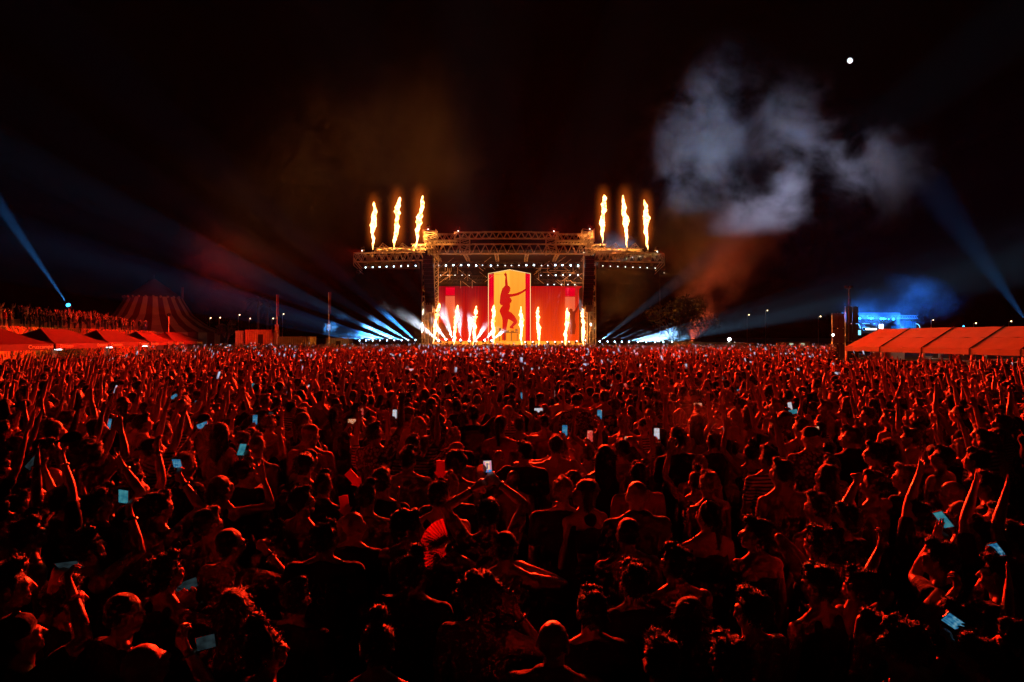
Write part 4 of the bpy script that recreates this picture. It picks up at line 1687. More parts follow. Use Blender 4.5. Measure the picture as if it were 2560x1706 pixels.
mb.build('crown', 'tent_crown', bt)
for i in range(13):
    a = math.pi + math.pi * (i + .5) / 13
    MB().ball((6.2 * math.cos(a), 6.2 * math.sin(a), 12.2), .28, 8, 6).build('ball_ornament', 'tent_cream', bt)
MB().tube((0, 0, 16.4), (0, 0, 17.6), .08).build('mast_tip', 'black_steel', bt)
for x_, y0 in ((445, 717), (357, 715)):
    q = P(x_, y0, BTD + 1)
    MB().tube((q.x - btp.x, 3.0, 0), (q.x - btp.x, 3.0, q.z), .35, .3, 6).build('support_mast', 'tent_maroon', bt)

# ------------------------------------------------------------------ containers, masts and clutter left of the stage
def container(x0, x1, y0, D, mat, label, name='shipping_container', cat='container', door=True):
    a, b = P(x0, y0, D), P(x1, y0, D)
    w, h = b.x - a.x, a.z
    t = thing(name, ((a.x + b.x) / 2, D, 0), label, cat)
    MB().box((0, 1.3, h / 2), (w, 2.5, h)).build('body', mat, t)
    n = int(w / .35)
    for i in range(n):
        MB().box((-w / 2 + (i + .5) * w / n, .02, h / 2), (w / n * .5, .06, h * .9)).build('rib', mat, t)
    MB().box((0, .03, h - .06), (w + .04, .12, .12)).build('top_rail', mat, t)
    if door:
        MB().box((w * .05, -.03, h * .42), (.8, .05, h * .8)).build('door', 'black_steel', t)
    return t


container(612, 684, 825, 104, 'rusty_panel', 'tall rust-coloured trailer left of the stage')
container(588, 611, 827, 104.5, 'grey_paint', 'narrow grey container end beside the rust-coloured trailer', door=False)
container(690, 770, 842, 106, 'rusty_panel', 'low dark container between the trailer and the ochre drum', door=False)
container(815, 872, 845, 106, 'grey_paint', 'low grey container nearest to the left of the stage')
for i, (x_, y0, y1, lab) in enumerate(((692, 737, 860, 'tall thin mast behind the rust-coloured trailer'), (822, 731, 860, 'tall thin mast between the trailer and the stage'))):
    D = 103
    p = P(x_, y0, D)
    t = thing('flag_mast', (p.x, D, 0), lab, 'mast', 'masts left of the stage')
    MB().tube((0, 0, 0), (0, 0, p.z), .11, .08, 8).build('pole', 'galvanised_steel', t)
    MB().box((0, 0, p.z * .45), (.5, .3, 1.1)).build('control_box', 'rusty_panel', t)
    MB().prism([Vector((.05, -.12, p.z)), Vector((.4, -.12, p.z)), Vector((.38, -.12, p.z - 3.4)), Vector((.05, -.12, p.z - 3.6))], (0, .03, 0)).build('banner', 'red_canvas', t)
p = P(780, 845, 101)
t = thing('ochre_drum', (p.x, 101, 0), 'round ochre drum standing in front of the low containers', 'drum')
MB().tube((0, 0, 0), (0, 0, P(0, 843, 101).z), .65, .65, 20).build('drum_wall', 'ochre_plastic', t, True)
MB().tube((0, 0, P(0, 843, 101).z), (0, 0, P(0, 842, 101).z + .02), .7, .7, 20).build('lid', 'rusty_panel', t)


# ------------------------------------------------------------------ trees
def leaf_card(mb, p, s, g_):
    a = Vector(g_.normal(size=3)).normalized()
    b = a.orthogonal().normalized()
    b = Matrix.Rotation(g_.uniform(0, 6.28), 3, a) @ b
    c = a.cross(b)
    mb.add([p - b * s, p + c * s * .45, p + b * s, p - c * s * .45 + a * s * .2], [(0, 1, 2, 3)])


def tree(x, D, h, crown_r, label, group, seed, n=2600, trunk_h=.32, palm=False):
    g_ = np.random.default_rng(seed)
    p = P(x, 845, D)
    t = thing('tree' if not palm else 'palm_tree', (p.x, D, 0), label, 'tree', group)
    tr_ = MB()
    if palm:
        tr_.tube((0, 0, 0), (.1, 0, h * .8), .25, .17, 8)
    else:
        tr_.tube((0, 0, 0), (0, 0, h * trunk_h), .42, .3, 8)
    cr = MB()
    if palm:
        for k in range(26):
            a = g_.uniform(0, 6.28)
            el = g_.uniform(-.7, 1.2)
            L_ = crown_r * g_.uniform(.8, 1.1)
            for j in range(14):
                u = j / 14
                q = Vector((.1 + math.cos(a) * L_ * u, math.sin(a) * L_ * u, h * .8 + L_ * (math.sin(el) * u - .7 * u * u)))
                for s_ in (-1, 1):
                    w = Vector((-math.sin(a), math.cos(a), -.5)) * s_ * .45 * (1 - u * .6)
                    cr.add([q, q + Vector((.1, .1, 0)), q + w], [(0, 1, 2)])
    else:
        for k in range(11):
            a = g_.uniform(0, 6.28)
            r_ = crown_r * g_.uniform(.35, .8)
            q = Vector((math.cos(a) * r_, math.sin(a) * r_, h * g_.uniform(.55, .9)))
            st_ = Vector((0, 0, h * trunk_h * g_.uniform(.75, 1.0)))
            tr_.tube(st_, q, .16, .04, 6)
            rad = crown_r * g_.uniform(.32, .5)
            for j in range(n // 11):
                dv = Vector(g_.normal(size=3)).normalized() * rad * g_.uniform(.35, 1) ** .5
                dv.z *= .75
                leaf_card(cr, q + dv, g_.uniform(.16, .34), g_)
    tr_.build('trunk', 'bark', t)
    cr.build('crown', 'leaf', t)
    return t


tree(1682, 98, 9.5, 4.6, 'broad dark tree standing just right of the stage', 'trees right of the stage', 3)
tree(1745, 108, 8.5, 3.6, 'smaller dark tree behind the white toilets right of the stage', 'trees right of the stage', 5, 1800)
tree(645, 135, 13.5, 3.0, 'tall dim palm tree behind the rust-coloured trailer, left of the thin mast', 'palms left of the stage', 8, palm=True)
tree(668, 138, 12.5, 2.8, 'dim palm tree behind the rust-coloured trailer, close to the thin mast', 'palms left of the stage', 9, palm=True)
tree(566, 128, 6.5, 2.2, 'small bush-like tree at the foot of the circus tent', 'trees beside the circus tent', 12, 900)

# ------------------------------------------------------------------ toilets, floodlights and buildings right of the stage
tn = 0
for i in range(20):
    u = i / 19
    x_ = 1688 + u * 196
    D = lerp(96, 66, u)
    p = P(x_, 845, D)
    t = thing('portable_toilet', (p.x, D, 0), '%s portable toilet from the stage in the row of rounded roofs' % nth(i), 'toilet', 'row of portable toilets right of the stage', R(-28))
    MB().box((0, .55, 1.0), (1.06, 1.1, 2.0)).build('cabin', 'grey_paint', t)
    MB().box((0, -.02, .95), (.7, .05, 1.7)).build('door', 'white_paint', t)
    rf = MB()
    pts = [Vector((.56 * math.cos(a), -.06, 2.0 + .26 * math.sin(a))) for a in [math.pi * k / 8 for k in range(9)]]
    rf.prism(pts, (0, 1.22, 0))
    rf.build('roof', 'white_pvc', t)


def flood(x, y, D, label, energy, color, lens, mast_w=.07, aim=None, cone=100, r=.2):
    p = P(x, y, D)
    t = thing('floodlight_mast', (p.x, D, 0), label, 'floodlight')
    MB().tube((0, 0, 0), (0, 0, p.z), mast_w, mast_w * .7, 8).build('mast', 'galvanised_steel', t)
    MB().box((0, 0, p.z + .05), (.5, .3, .3)).build('housing', 'black_plastic', t)
    MB().ball((0, -.2, p.z + .05), r, 10, 6).build('lens', lens, t, True)
    if energy:
        lamp('flood_beam', 'SPOT', (p.x, D - .45, p.z + .05), energy, color, t, aim=aim or (p.x * .8, D - 20, 0), size=R(cone), blend=1.0, radius=.1)
    return t


glow('lens_flood', (0.85, 0.95, 1.0), 45)
flood(1822, 850, 76, 'brilliant white floodlight on a short mast behind the toilet row', 1500, WHITE, 'lens_flood', r=.17)
flood(2081, 839, 82, 'small white floodlight by the dark scaffold towers', 500, WHITE, 'lens_flood', r=.11)
a = P(1957, 855, 96)
t = container(1957, 2025, 855, 96, 'rusty_panel', 'low reddish cabin with two lit windows behind the toilets', 'site_cabin', 'cabin', False)
glow('window_glow', (0.75, 0.95, 0.6), .7)
for px in (1978, 2006):
    q = P(px, 861.5, 96)
    MB().box((q.x - t.location.x, -.06, q.z), (.55, .05, .3)).build('window', 'window_glow', t)
for x0, x1, y0, D, lab in ((2083, 2111, 783, 84, 'dim maroon scaffold tower with cladding, left of the tall lamp mast'), (2116, 2146, 766, 86, 'dark scaffold tower directly behind the tall lamp mast')):
    a, b = P(x0, y0, D), P(x1, y0, D)
    t = thing('scaffold_tower', ((a.x + b.x) / 2, D, 0), lab, 'scaffold tower', 'scaffold towers by the second stage')
    w = b.x - a.x
    for i in range(2):
        for j in range(3):
            MB().box((-w / 4 + i * w / 2, 0, a.z * (j + .5) / 3), (w / 2 - .08, .08, a.z / 3 - .08)).build('cladding', 'maroon_sheet' if D < 85 else 'black_cloth', t)
    fr_ = MB()
    for q in (-w / 2, 0, w / 2):
        fr_.tube((q, .3, 0), (q, .3, a.z), .06)
    fr_.build('frame', 'galvanised_steel', t)
p = P(2122, 720, 70)
t = thing('lamp_mast', (p.x, 70, 0), 'very tall thin unlit lamp mast beside the orange marquee', 'mast')
MB().tube((0, 0, 0), (0, 0, p.z), .06, .045, 8).build('pole', 'black_steel', t)
MB().box((-.1, 0, p.z), (.7, .2, .12)).build('crossbar', 'black_steel', t)
for q in (-.4, .2):
    MB().box((q, -.1, p.z + .1), (.25, .25, .2)).build('lamp_head', 'black_steel', t)

# street lamps far away
glow('lens_sodium', (1.0, 0.72, 0.35), 6)
far_l = [(1702, 773, 240, 'a'), (1868, 788, 260, 'b'), (1914, 777, 260, 'c'), (2046, 792, 230, 'd'), (2328, 801, 260, 'e'), (2434, 809, 230, 'f'), (2522, 804, 230, 'g'), (596, 788, 240, 'h'), (548, 795, 260, 'i'),
         (680, 797, 240, 'j'), (706, 786, 250, 'k'), (524, 796, 250, 'l'), (623, 797, 270, 'm')]
names_ = ['above the broad tree right of the stage', 'left one of the pair above the toilet row', 'right one of the pair above the toilet row', 'above the reddish cabin', 'right of the blue second stage', 'first one right of the second stage',
          'last one before the right picture edge', 'bright one above the grey container end', 'between circus tent and trailer, nearer the trailer', 'just left of the thin mast', 'just right of the thin mast', 'beside the slope of the circus tent', 'faint one between two brighter lamps left of the mast']
for (x_, y_, D, _), nm in zip(far_l, names_):
    p = P(x_, y_, D)
    t = thing('street_lamp', (p.x, D, 0), 'distant street lamp, ' + nm, 'street lamp', 'distant street lamps')
    MB().tube((0, 0, 0), (0, 0, p.z), .10, .07, 6).build('pole', 'galvanised_steel', t)
    MB().tube((0, 0, p.z), (.6, -.3, p.z + .15), .05).build('arm', 'galvanised_steel', t)
    MB().ball((.6, -.35, p.z + .05), .22, 8, 5).build('lamp_head', 'lens_sodium', t, True)


# ------------------------------------------------------------------ orange-lit marquee on the right
mq0, mq1 = P(2112, 878, 50.0), P(2600, 890, 34.8)
mA, mB = Vector((mq0.x, 50.0, 0)), Vector((mq1.x, 34.8, 0))
md = (mB - mA).normalized()
mo = Vector((md.y, -md.x, 0))        # towards the field
if mo.x > 0:
    mo = -mo
ML = (mB - mA).length
zb, ze, zr = 1.78, 2.12, 3.50
MW = 5.0
marq = thing('marquee', mA, 'long white marquee glowing orange in the stage light on the right of the field', 'marquee')
marks = [0.0]
for px in (2200, 2304, 2424, 2552):
    k_ = (px - CX) / F
    tt = (k_ * mA.y - mA.x) / (md.x - k_ * md.y)
    marks.append(tt)
marks += [marks[-1] + 4.0]
for i in range(len(marks) - 1):
    a = mA + md * (marks[i] + .05)
    b = mA + md * (marks[i + 1] - .05)
    ra, rb = a - mo * MW / 2 + md * (.6 if i == 0 else 0), b - mo * MW / 2
    for s_ in (0, 1):
        for h0, h1 in ((0, .5), (.5, 1)):
            fa, fb = (a, b) if s_ == 0 else (a - mo * MW, b - mo * MW)
            ea, eb = Vector((fa.x, fa.y, ze)), Vector((fb.x, fb.y, ze))
            ta, tb = Vector((ra.x, ra.y, zr)), Vector((rb.x, rb.y, zr))
            mb = MB()
            c0, c1, c2, c3 = lerp(ea, ta, h0), lerp(eb, tb, h0), lerp(eb, tb, h1), lerp(ea, ta, h1)
            if h0:
                c0, c1 = c0 + Vector((0, 0, .01)), c1 + Vector((0, 0, .01))
            grid_patch(mb, c0, c1, c2, c3, 5, .03, Vector((0, 0, -1)))
            child_of(mb.build('roof_panel', 'white_pvc', smooth=True), marq)
    v = MB().prism([Vector((a.x, a.y, zb)) + mo * .03, Vector((b.x, b.y, zb)) + mo * .03, Vector((b.x, b.y, ze)) + mo * .03, Vector((a.x, a.y, ze)) + mo * .03], -mo * .02)
    child_of(v.build('valance', 'white_pvc'), marq)
    if i == 0:
        e0, e1, e2 = Vector((a.x, a.y, ze)), Vector((ra.x, ra.y, zr)), a - mo * MW
        child_of(MB().prism([e0, e1, Vector((e2.x, e2.y, ze))], md * .02).build('gable_panel', 'white_pvc'), marq)
    else:
        q0, q1 = mA + md * marks[i], mA + md * marks[i] - mo * MW / 2
        m_ = MB().tube(Vector((q0.x, q0.y, ze + .02)), Vector((q1.x, q1.y, zr + .02)), .05)
        m_.tube(Vector((q0.x, q0.y, zb)) + mo * .02, Vector((q0.x, q0.y, ze)) + mo * .02, .045)
        child_of(m_.build('seam_rail', 'dark_seam'), marq)
    for s_ in (0, 1):
        q = mA + md * (marks[i] + .07) - mo * (.08 if s_ == 0 else MW - .08)
        child_of(MB().box((q.x, q.y, zb / 2 + .2), (.12, .12, zb + .38)).build('post', 'galvanised_steel', None), marq)
# drinks counters and fridges under the marquee
for k_, (x_, y0, y1, w_, mt, lab, nm, cat) in enumerate(((2214, 882, 905, 1.9, 'rusty_panel', 'reddish cabinet at the near-left end of the marquee bar', 'bar_cabinet', 'cabinet'),
                                             (2238, 881, 905, 1.0, 'white_paint', 'white refrigerator standing under the marquee beside the reddish cabinet', 'refrigerator', 'refrigerator'),
                                             (2312, 893, 905, .5, 'white_paint', 'small pale box on the marquee bar, left of the low white chest', 'cool_box', 'box'),
                                             (2341, 898, 912, 1.3, 'white_pvc', 'low white chest under the middle of the marquee', 'chest_freezer', 'freezer'),
                                             (2437, 904, 915, 1.6, 'ochre_plastic', 'ochre lit counter under the right half of the marquee', 'bar_counter', 'counter'),
                                             (2500, 900, 912, .5, 'white_paint', 'small white box hanging by the right marquee post', 'cool_box', 'box'),
                                             (2532, 908, 918, 1.8, 'white_pvc', 'white counter at the right picture edge under the marquee', 'bar_counter', 'counter'))):
    D = 50.5 - (x_ - 2112) / 450 * 13.0
    p = P(x_, y0, D)
    t = thing(nm, (p.x, D, 0), lab, cat, 'bar furniture under the marquee')
    hh = p.z
    MB().box((0, 0, hh / 2), (w_, .6, hh)).build('body', mt, t)
    MB().box((0, -.02, hh + .02), (w_ + .06, .68, .04)).build('top', 'white_paint', t)
    MB().box((w_ * .2, -.32, hh * .55), (.04, .04, hh * .4)).build('handle', 'black_steel', t)
for i, px in enumerate((2260, 2330, 2440, 2530)):
    D = 50.5 - (px - 2112) / 450 * 13.0 + .8
    p = P(px, 878, D)
    t = thing('bar_lamp', (p.x, D, p.z), '%s small warm lamp from the left hanging inside the marquee' % nth(i), 'lamp', 'lamps inside the marquee')
    MB().tube((0, 0, .12), (0, 0, .5), .012).build('cable', 'black_steel', t)
    MB().ball((0, 0, .05), .07, 8, 6).build('bulb', 'lens_sodium', t, True)
    lamp('bulb_light', 'POINT', (p.x, D, p.z - .12), 7, (1.0, .8, .55), t, radius=.1)

# ------------------------------------------------------------------ blue second stage far right
BS = 120.0
bs = thing('second_stage', (P(2215, 845, BS).x, BS, 0), 'small distant stage bathed in blue light above the marquee roof', 'stage')


def bpart(name, mb, mat):
    return child_of(mb.build(name, mat), bs)


glow('blue_panel', (0.05, 0.30, 0.9), .8)
glow('white_strip', (0.85, 0.95, 1.0), 6)
led('blue_video', (0.01, 0.30, 0.95), (0.0, 0.05, 0.30), 1.0, streak=1.2)
glow('cyan_line', (0.25, 0.75, 1.0), 1.6)
a, b = P(2138, 840, BS), P(2290, 786, BS)
bpart('back_screen', MB().box(((a.x + b.x) / 2, BS + 5, (a.z + b.z) / 2 + .5), (b.x - a.x, .2, b.z - a.z)), 'black_cloth')
for x0, x1, y0, y1, mt in ((2228, 2260, 815, 838, 'blue_video'), (2262, 2290, 805, 838, 'blue_video'), (2140, 2152, 826, 838, 'cyan_line')):
    a, b = P(x0, y1, BS + 4), P(x1, y0, BS + 4)
    bpart('screen_panel', MB().box(((a.x + b.x) / 2, BS + 4, (a.z + b.z) / 2), (b.x - a.x, .1, b.z - a.z)), mt)
for x_ in (2199.5, 2206):
    a, b = P(x_ - 1.3, 826, BS + 3), P(x_ + 1.3, 811, BS + 3)
    bpart('light_column', MB().box(((a.x + b.x) / 2, BS + 3, (a.z + b.z) / 2), (b.x - a.x, .1, b.z - a.z)), 'white_strip')
for i in range(11):
    a, b = P(2164.5 + i * 2.5, 825, BS + 3), P(2166.2 + i * 2.5, 821.5, BS + 3)
    bpart('screen_caption', MB().box(((a.x + b.x) / 2, BS + 3, (a.z + b.z) / 2), (b.x - a.x, .1, b.z - a.z)), 'white_strip')
for x0, x1, y_ in ((2156, 2174, 809.5), (2156, 2174, 819), (2156, 2164, 822), (2184, 2188, 810)):
    a, b = P(x0, y_, BS + 3), P(x1, y_, BS + 3)
    bpart('light_bar', MB().tube(a, b, .05), 'cyan_line')
for sx in (2142, 2291):
    arc = MB()
    for k_ in range(7):
        t0, t1 = R(100 - k_ * 14), R(100 - (k_ + 1) * 14)
        arc.tube(P(sx + 9 * math.cos(t0), 822 - 12 * math.sin(t0), BS + 2), P(sx + 9 * math.cos(t1), 822 - 12 * math.sin(t1), BS + 2), .07)
    bpart('arch', arc, 'cyan_line')
m_ = MB()
lattice(m_, P(2140, 797, BS), P(2292, 797, BS), UP, .6, .6, .9, .05, BACK)
bpart('roof_truss', m_, 'black_steel')
for k_, (x_, y_) in enumerate(((2149.5, 796), (2172, 796), (2177.5, 796), (2182.5, 796), (2202, 797), (2208, 797), (2213, 797), (2220.5, 798), (2232.5, 798))):
    p = P(x_, y_, BS - 1)
    fixture(p, p + Vector(((k_ - 4) * .5, -3, -1)), '%s blue-white lamp from the left on the distant blue stage' % nth(k_), 'lamps on the distant blue stage', 'lens_blue', .22 if k_ in (0, 2, 4, 5, 8) else .12)
for k_, (x_, tx, ty) in enumerate(((2160, 2150, 770), (2200, 2200, 750), (2250, 2275, 750))):
    p = P(x_, 828, BS - 2.5)
    fixture(p, P(tx, ty, BS), '%s blue flood from the left on the distant stage deck' % nth(k_), 'blue floods on the distant stage', 'lens_blue', .1, 1.6e5, (.02, .20, 1.0), 100)
a, b = P(2135, 850, BS), P(2300, 850, BS)
bpart('deck', MB().box(((a.x + b.x) / 2, BS + 2.5, 1.0), (b.x - a.x, 6, 2.0)), 'black_cloth')


# ------------------------------------------------------------------ searchlights
def searchlight(x, y, D, tx, ty, TD, label, energy, cone, color=BLUE, head=True, r=.28):
    p = P(x, y, D)
    t = thing('searchlight', (p.x, D, 0), label, 'searchlight', 'searchlights around the field')
    MB().tube((0, 0, 0), (0, 0, p.z - .3), .06, .05, 8).build('mast', 'galvanised_steel', t)
    q = P(tx, ty, TD)
    d = (q - p).normalized()
    MB().tube(Vector((0, 0, p.z)) - d * .35, Vector((0, 0, p.z)) + d * .05, .22, .26, 12).build('lamp_head', 'black_plastic', t)
    MB().ball(Vector((0, 0, p.z)) + d * .1, r, 12, 8).build('lens', 'lens_blue', t, True)
    lamp('search_beam', 'SPOT', p + d * .42, energy, color, t, aim=q, size=R(cone), blend=.9, radius=.08)
    return t


searchlight(172, 765, 86, -10, 500, 75, 'bright blue searchlight on a mast above the terrace crowd', 5e7, 6.5, r=.26)
searchlight(422, 787, 92, 520, 770, 130, 'smaller blue searchlight in front of the striped circus tent', 1200, 60, r=.2)
searchlight(2572, 812, 62, 2365, 520, 150, 'blue searchlight beyond the right end of the marquee', 3.0e7, 4.6, r=.2)
searchlight(2409, 818, 100, 2412, 740, 100, 'small blue lamp showing over the marquee ridge', 1.5e6, 4, r=.13)

# ------------------------------------------------------------------ moon
mm, nt, out = nodes_of('moon_face')
tc = N(nt, 'TexCoord')
nz = N(nt, 'TexNoise')
nz.inputs['Scale'].default_value = 2.2
nt.links.new(tc.outputs['Generated'], nz.inputs['Vector'])
rp = ramp(nt, [(.35, (.55, .68, .85)), (.6, (1, 1, 1))])
nt.links.new(nz.outputs['Fac'], rp.inputs['Fac'])
e = N(nt, 'Emission')
e.inputs['Strength'].default_value = 1.6
nt.links.new(rp.outputs['Color'], e.inputs['Color'])
nt.links.new(e.outputs[0], out.inputs['Surface'])
mm.cycles.emission_sampling = 'NONE'
mp_ = P(2125, 152, 2400)
mo_ = MB().ball((0, 0, 0), (9.2, 9.2, 10.4), 24, 14).build('moon', 'moon_face', None, True)
mo_.location = mp_
mo_.rotation_euler = (0, R(-25), 0)
tag(mo_, 'small bright moon high on the right of the night sky', 'moon')


# ------------------------------------------------------------------ smoke and haze
def smoke_cloud(name, blobs, density, label, noise_scale, lo, hi, color=(.9, .9, .95), seed=0.0, warp=13.0, flat=1.0):
    """drifting smoke: soft lobes broken up by turbulence; blobs are (x px, y px, depth, radius m, weight)"""
    pts = [(P(x, y, D), r, w) for x, y, D, r, w in blobs]
    mn = Vector([min(p[i] - r * 1.15 for p, r, w in pts) for i in range(3)])
    mx = Vector([max(p[i] + r * 1.15 for p, r, w in pts) for i in range(3)])
    mn.z = max(mn.z, .3)
    m, nt, out = nodes_of(name + '_vapour')
    L = nt.links.new
    geo = N(nt, 'NewGeometry')
    nzw = N(nt, 'TexNoise')
    nzw.inputs['Scale'].default_value = noise_scale * .55
    nzw.inputs['Detail'].default_value = 1
    L(geo.outputs['Position'], nzw.inputs['Vector'])
    sb = N(nt, 'VectorMath', operation='SUBTRACT')
    L(nzw.outputs['Color'], sb.inputs[0])
    sb.inputs[1].default_value = (.5, .5, .5)
    sc_ = N(nt, 'VectorMath', operation='MULTIPLY_ADD')
    L(sb.outputs[0], sc_.inputs[0])
    sc_.inputs[1].default_value = (warp, warp, warp)
    L(geo.outputs['Position'], sc_.inputs[2])
    prev = None
    fl_ = N(nt, 'VectorMath', operation='MULTIPLY')
    L(sc_.outputs[0], fl_.inputs[0])
    fl_.inputs[1].default_value = (1, flat, 1)
    for p, r, w in pts:
        di = N(nt, 'VectorMath', operation='DISTANCE')
        L(fl_.outputs[0], di.inputs[0])
        di.inputs[1].default_value = (p.x, p.y * flat, p.z)
        mr = N(nt, 'MapRange', interpolation_type='SMOOTHSTEP')
        L(di.outputs['Value'], mr.inputs['Value'])
        mr.inputs['From Min'].default_value = r
        mr.inputs['From Max'].default_value = 0.0
        mr.inputs['To Min'].default_value = 0.0
        mr.inputs['To Max'].default_value = w
        if prev is None:
            prev = mr.outputs[0]
        else:
            ad = N(nt, 'Math', operation='ADD')
            L(prev, ad.inputs[0])
            L(mr.outputs[0], ad.inputs[1])
            prev = ad.outputs[0]
    nz = N(nt, 'TexNoise')
    nz.inputs['Scale'].default_value = noise_scale
    nz.inputs['Detail'].default_value = 7
    nz.inputs['Roughness'].default_value = .62
    nz.inputs['Distortion'].default_value = .25
    of = N(nt, 'VectorMath', operation='ADD')
    L(geo.outputs['Position'], of.inputs[0])
    of.inputs[1].default_value = (seed, seed * 1.7, 0)
    L(of.outputs[0], nz.inputs['Vector'])
    nr = N(nt, 'MapRange', interpolation_type='SMOOTHSTEP')
    L(nz.outputs['Fac'], nr.inputs['Value'])
    nr.inputs['From Min'].default_value = lo
    nr.inputs['From Max'].default_value = hi
    mu = N(nt, 'Math', operation='MULTIPLY')
    L(prev, mu.inputs[0])
    L(nr.outputs[0], mu.inputs[1])
    m2 = N(nt, 'Math', operation='MULTIPLY')
    L(mu.outputs[0], m2.inputs[0])
    m2.inputs[1].default_value = density
    vp = N(nt, 'VolumePrincipled')
    vp.inputs['Color'].default_value = (*color, 1)
    vp.inputs['Anisotropy'].default_value = 0.0
    L(m2.outputs[0], vp.inputs['Density'])
    L(vp.outputs[0], out.inputs['Volume'])
    c = (mn + mx) / 2
    o = MB().box((0, 0, 0), mx - mn).build(name, m)
    o.location = c
    tag(o, label, None, None, 'stuff')
    return o


SMOKE_SEED = 140.0
SMOKE = smoke_cloud('smoke', [(1690, 800, 104, 9, 1.0), (1720, 740, 104, 10, 1.0), (1760, 660, 104, 11, 1.0), (1810, 590, 105, 11, .9), (1960, 520, 105, 10, 1.5), (1700, 410, 106, 13, .9), (1820, 320, 106, 14, 1.1),
                              (1960, 330, 107, 13, 1.0), (2090, 390, 107, 13, .9), (2200, 440, 107, 11, .7), (2030, 370, 107, 12, .8), (2120, 440, 107, 12, .8), (2000, 470, 106, 11, .8), (1780, 500, 105, 12, .7), (1880, 440, 106, 11, .5), (1850, 220, 107, 11, .4), (1650, 560, 106, 10, .5), (2060, 570, 107, 10, .5)],
                    .10, 'billowing grey smoke drifting right above the stage', .085, .42, .66, seed=SMOKE_SEED, warp=11.0, flat=2.4)
SMOKE.data.materials[0].cycles.volume_step_rate = .7
SMOKE2 = smoke_cloud('drifting_smoke', [(1500, 720, 88, 7, .6), (1560, 780, 88, 6, .8), (1460, 830, 86, 4, .9)],
                     .03, 'thin brown smoke hanging round the stage', .07, .38, .75, seed=31.0)

FOG = smoke_cloud('ground_fog', [(885, 838, 79.5, 3.2, 1), (930, 836, 79.5, 3.2, 1), (975, 832, 79.5, 3.4, 1), (1020, 834, 79.5, 3.2, 1), (1065, 836, 79.5, 3.0, 1), (1110, 836, 80, 3.0, 1), (1155, 838, 80, 2.8, 1),
                                 (1200, 838, 80, 2.8, 1), (1245, 838, 80, 2.6, .8)], .0085, 'low pale fog along the left foot of the stage', .35, .25, .6, seed=12.0)
FOG2 = smoke_cloud('ground_fog', [(1510, 848, 79.5, 2.2, .7), (1560, 848, 79.5, 2.4, 1), (1610, 847, 79.5, 2.6, 1), (1660, 848, 79.5, 2.4, 1), (1700, 848, 79.5, 2.0, .7)], .0045, 'low pale fog right of the stage', .35, .25, .6, seed=22.0)
SMOKE4 = smoke_cloud('drifting_smoke', [(1880, 1085, 8.2, 1.5, 1), (1800, 1050, 9.2, 1.5, 1), (1960, 1110, 7.6, 1.2, .8)], .10, 'faint glowing smoke over the heads right of centre', .7, .3, .65, seed=44.0)
SMOKE6 = smoke_cloud('drifting_smoke', [(2160, 800, 121, 6, 1), (2210, 790, 121, 7, 1), (2270, 785, 121, 8, 1), (2320, 780, 121, 7, .7), (2250, 825, 121, 5, .8)], .006, 'blue lit smoke over the distant stage', .22, .35, .68, seed=70.0)
SMOKE5 = smoke_cloud('drifting_smoke', [(640, 520, 104, 17, .8), (840, 420, 104, 17, 1), (1060, 360, 104, 17, .8), (600, 680, 104, 12, .8)], .03, 'faint brown smoke hanging high left of the stage', .06, .36, .7, seed=57.0)
SMOKE5.data.materials[0].cycles.volume_step_rate = 2.0
# added amber lamp that brightens the foot of the smoke
fixture(P(1728, 858, 99.5), P(1790, 650, 105), 'added amber lamp low at the right corner of the stage, lighting the smoke', None, 'lens_dim', .06, 1.5e4, (1.0, .10, .03), 70, base_down=True, blend=1.0)
# cool lamps on the stage roof that catch the smoke
for k_, (zx, zy, D, tx, ty, TD, e_, cone, col_) in enumerate(((1700, 470, 82, 1830, 330, 106, 2.4e5, 36, (.30, .58, 1.0)), (1640, 470, 82, 1960, 510, 105, 1.7e5, 15, (.62, .70, 1.0)), (1740, 500, 82, 2120, 420, 107, 1.4e5, 24, (.50, .64, 1.0)))):
    fixture(z1p(zx, zy, D), P(tx, ty, TD), '%s of three cool sky lamps on the right of the stage roof' % nth(k_), 'sky lamps on the stage roof', 'lens_dim', .08, e_, col_, cone, blend=1.0)

hz, nt, out = nodes_of('thin_haze')
vp = N(nt, 'VolumePrincipled')
vp.inputs['Color'].default_value = (.92, .93, .96, 1)
vp.inputs['Density'].default_value = 0.00002
vp.inputs['Anisotropy'].default_value = 0.15
nt.links.new(vp.outputs[0], out.inputs['Volume'])
hb = MB().box((0, 145, 29.5), (420, 330, 61)).build('haze', hz)
tag(hb, 'thin haze hanging over the whole festival field', None, None, 'stuff')

# ------------------------------------------------------------------ phones and other things in hands
def screen_mat(name, stops, strength, scale=9.0, seed=0):
    m, nt, out = nodes_of(name)
    tc = N(nt, 'TexCoord')
    mp = N(nt, 'Mapping')
    mp.inputs['Location'].default_value = (seed, seed, seed)
    nz = N(nt, 'TexNoise')
    nz.inputs['Scale'].default_value = scale
    nz.inputs['Detail'].default_value = 2
    nt.links.new(tc.outputs['Generated'], mp.inputs['Vector'])
    nt.links.new(mp.outputs[0], nz.inputs['Vector'])
    rp = ramp(nt, stops)
    nt.links.new(nz.outputs['Fac'], rp.inputs['Fac'])
    e = N(nt, 'Emission')
    e.inputs['Strength'].default_value = strength
    nt.links.new(rp.outputs['Color'], e.inputs['Color'])
    nt.links.new(e.outputs[0], out.inputs['Surface'])
    m.cycles.emission_sampling = 'NONE'


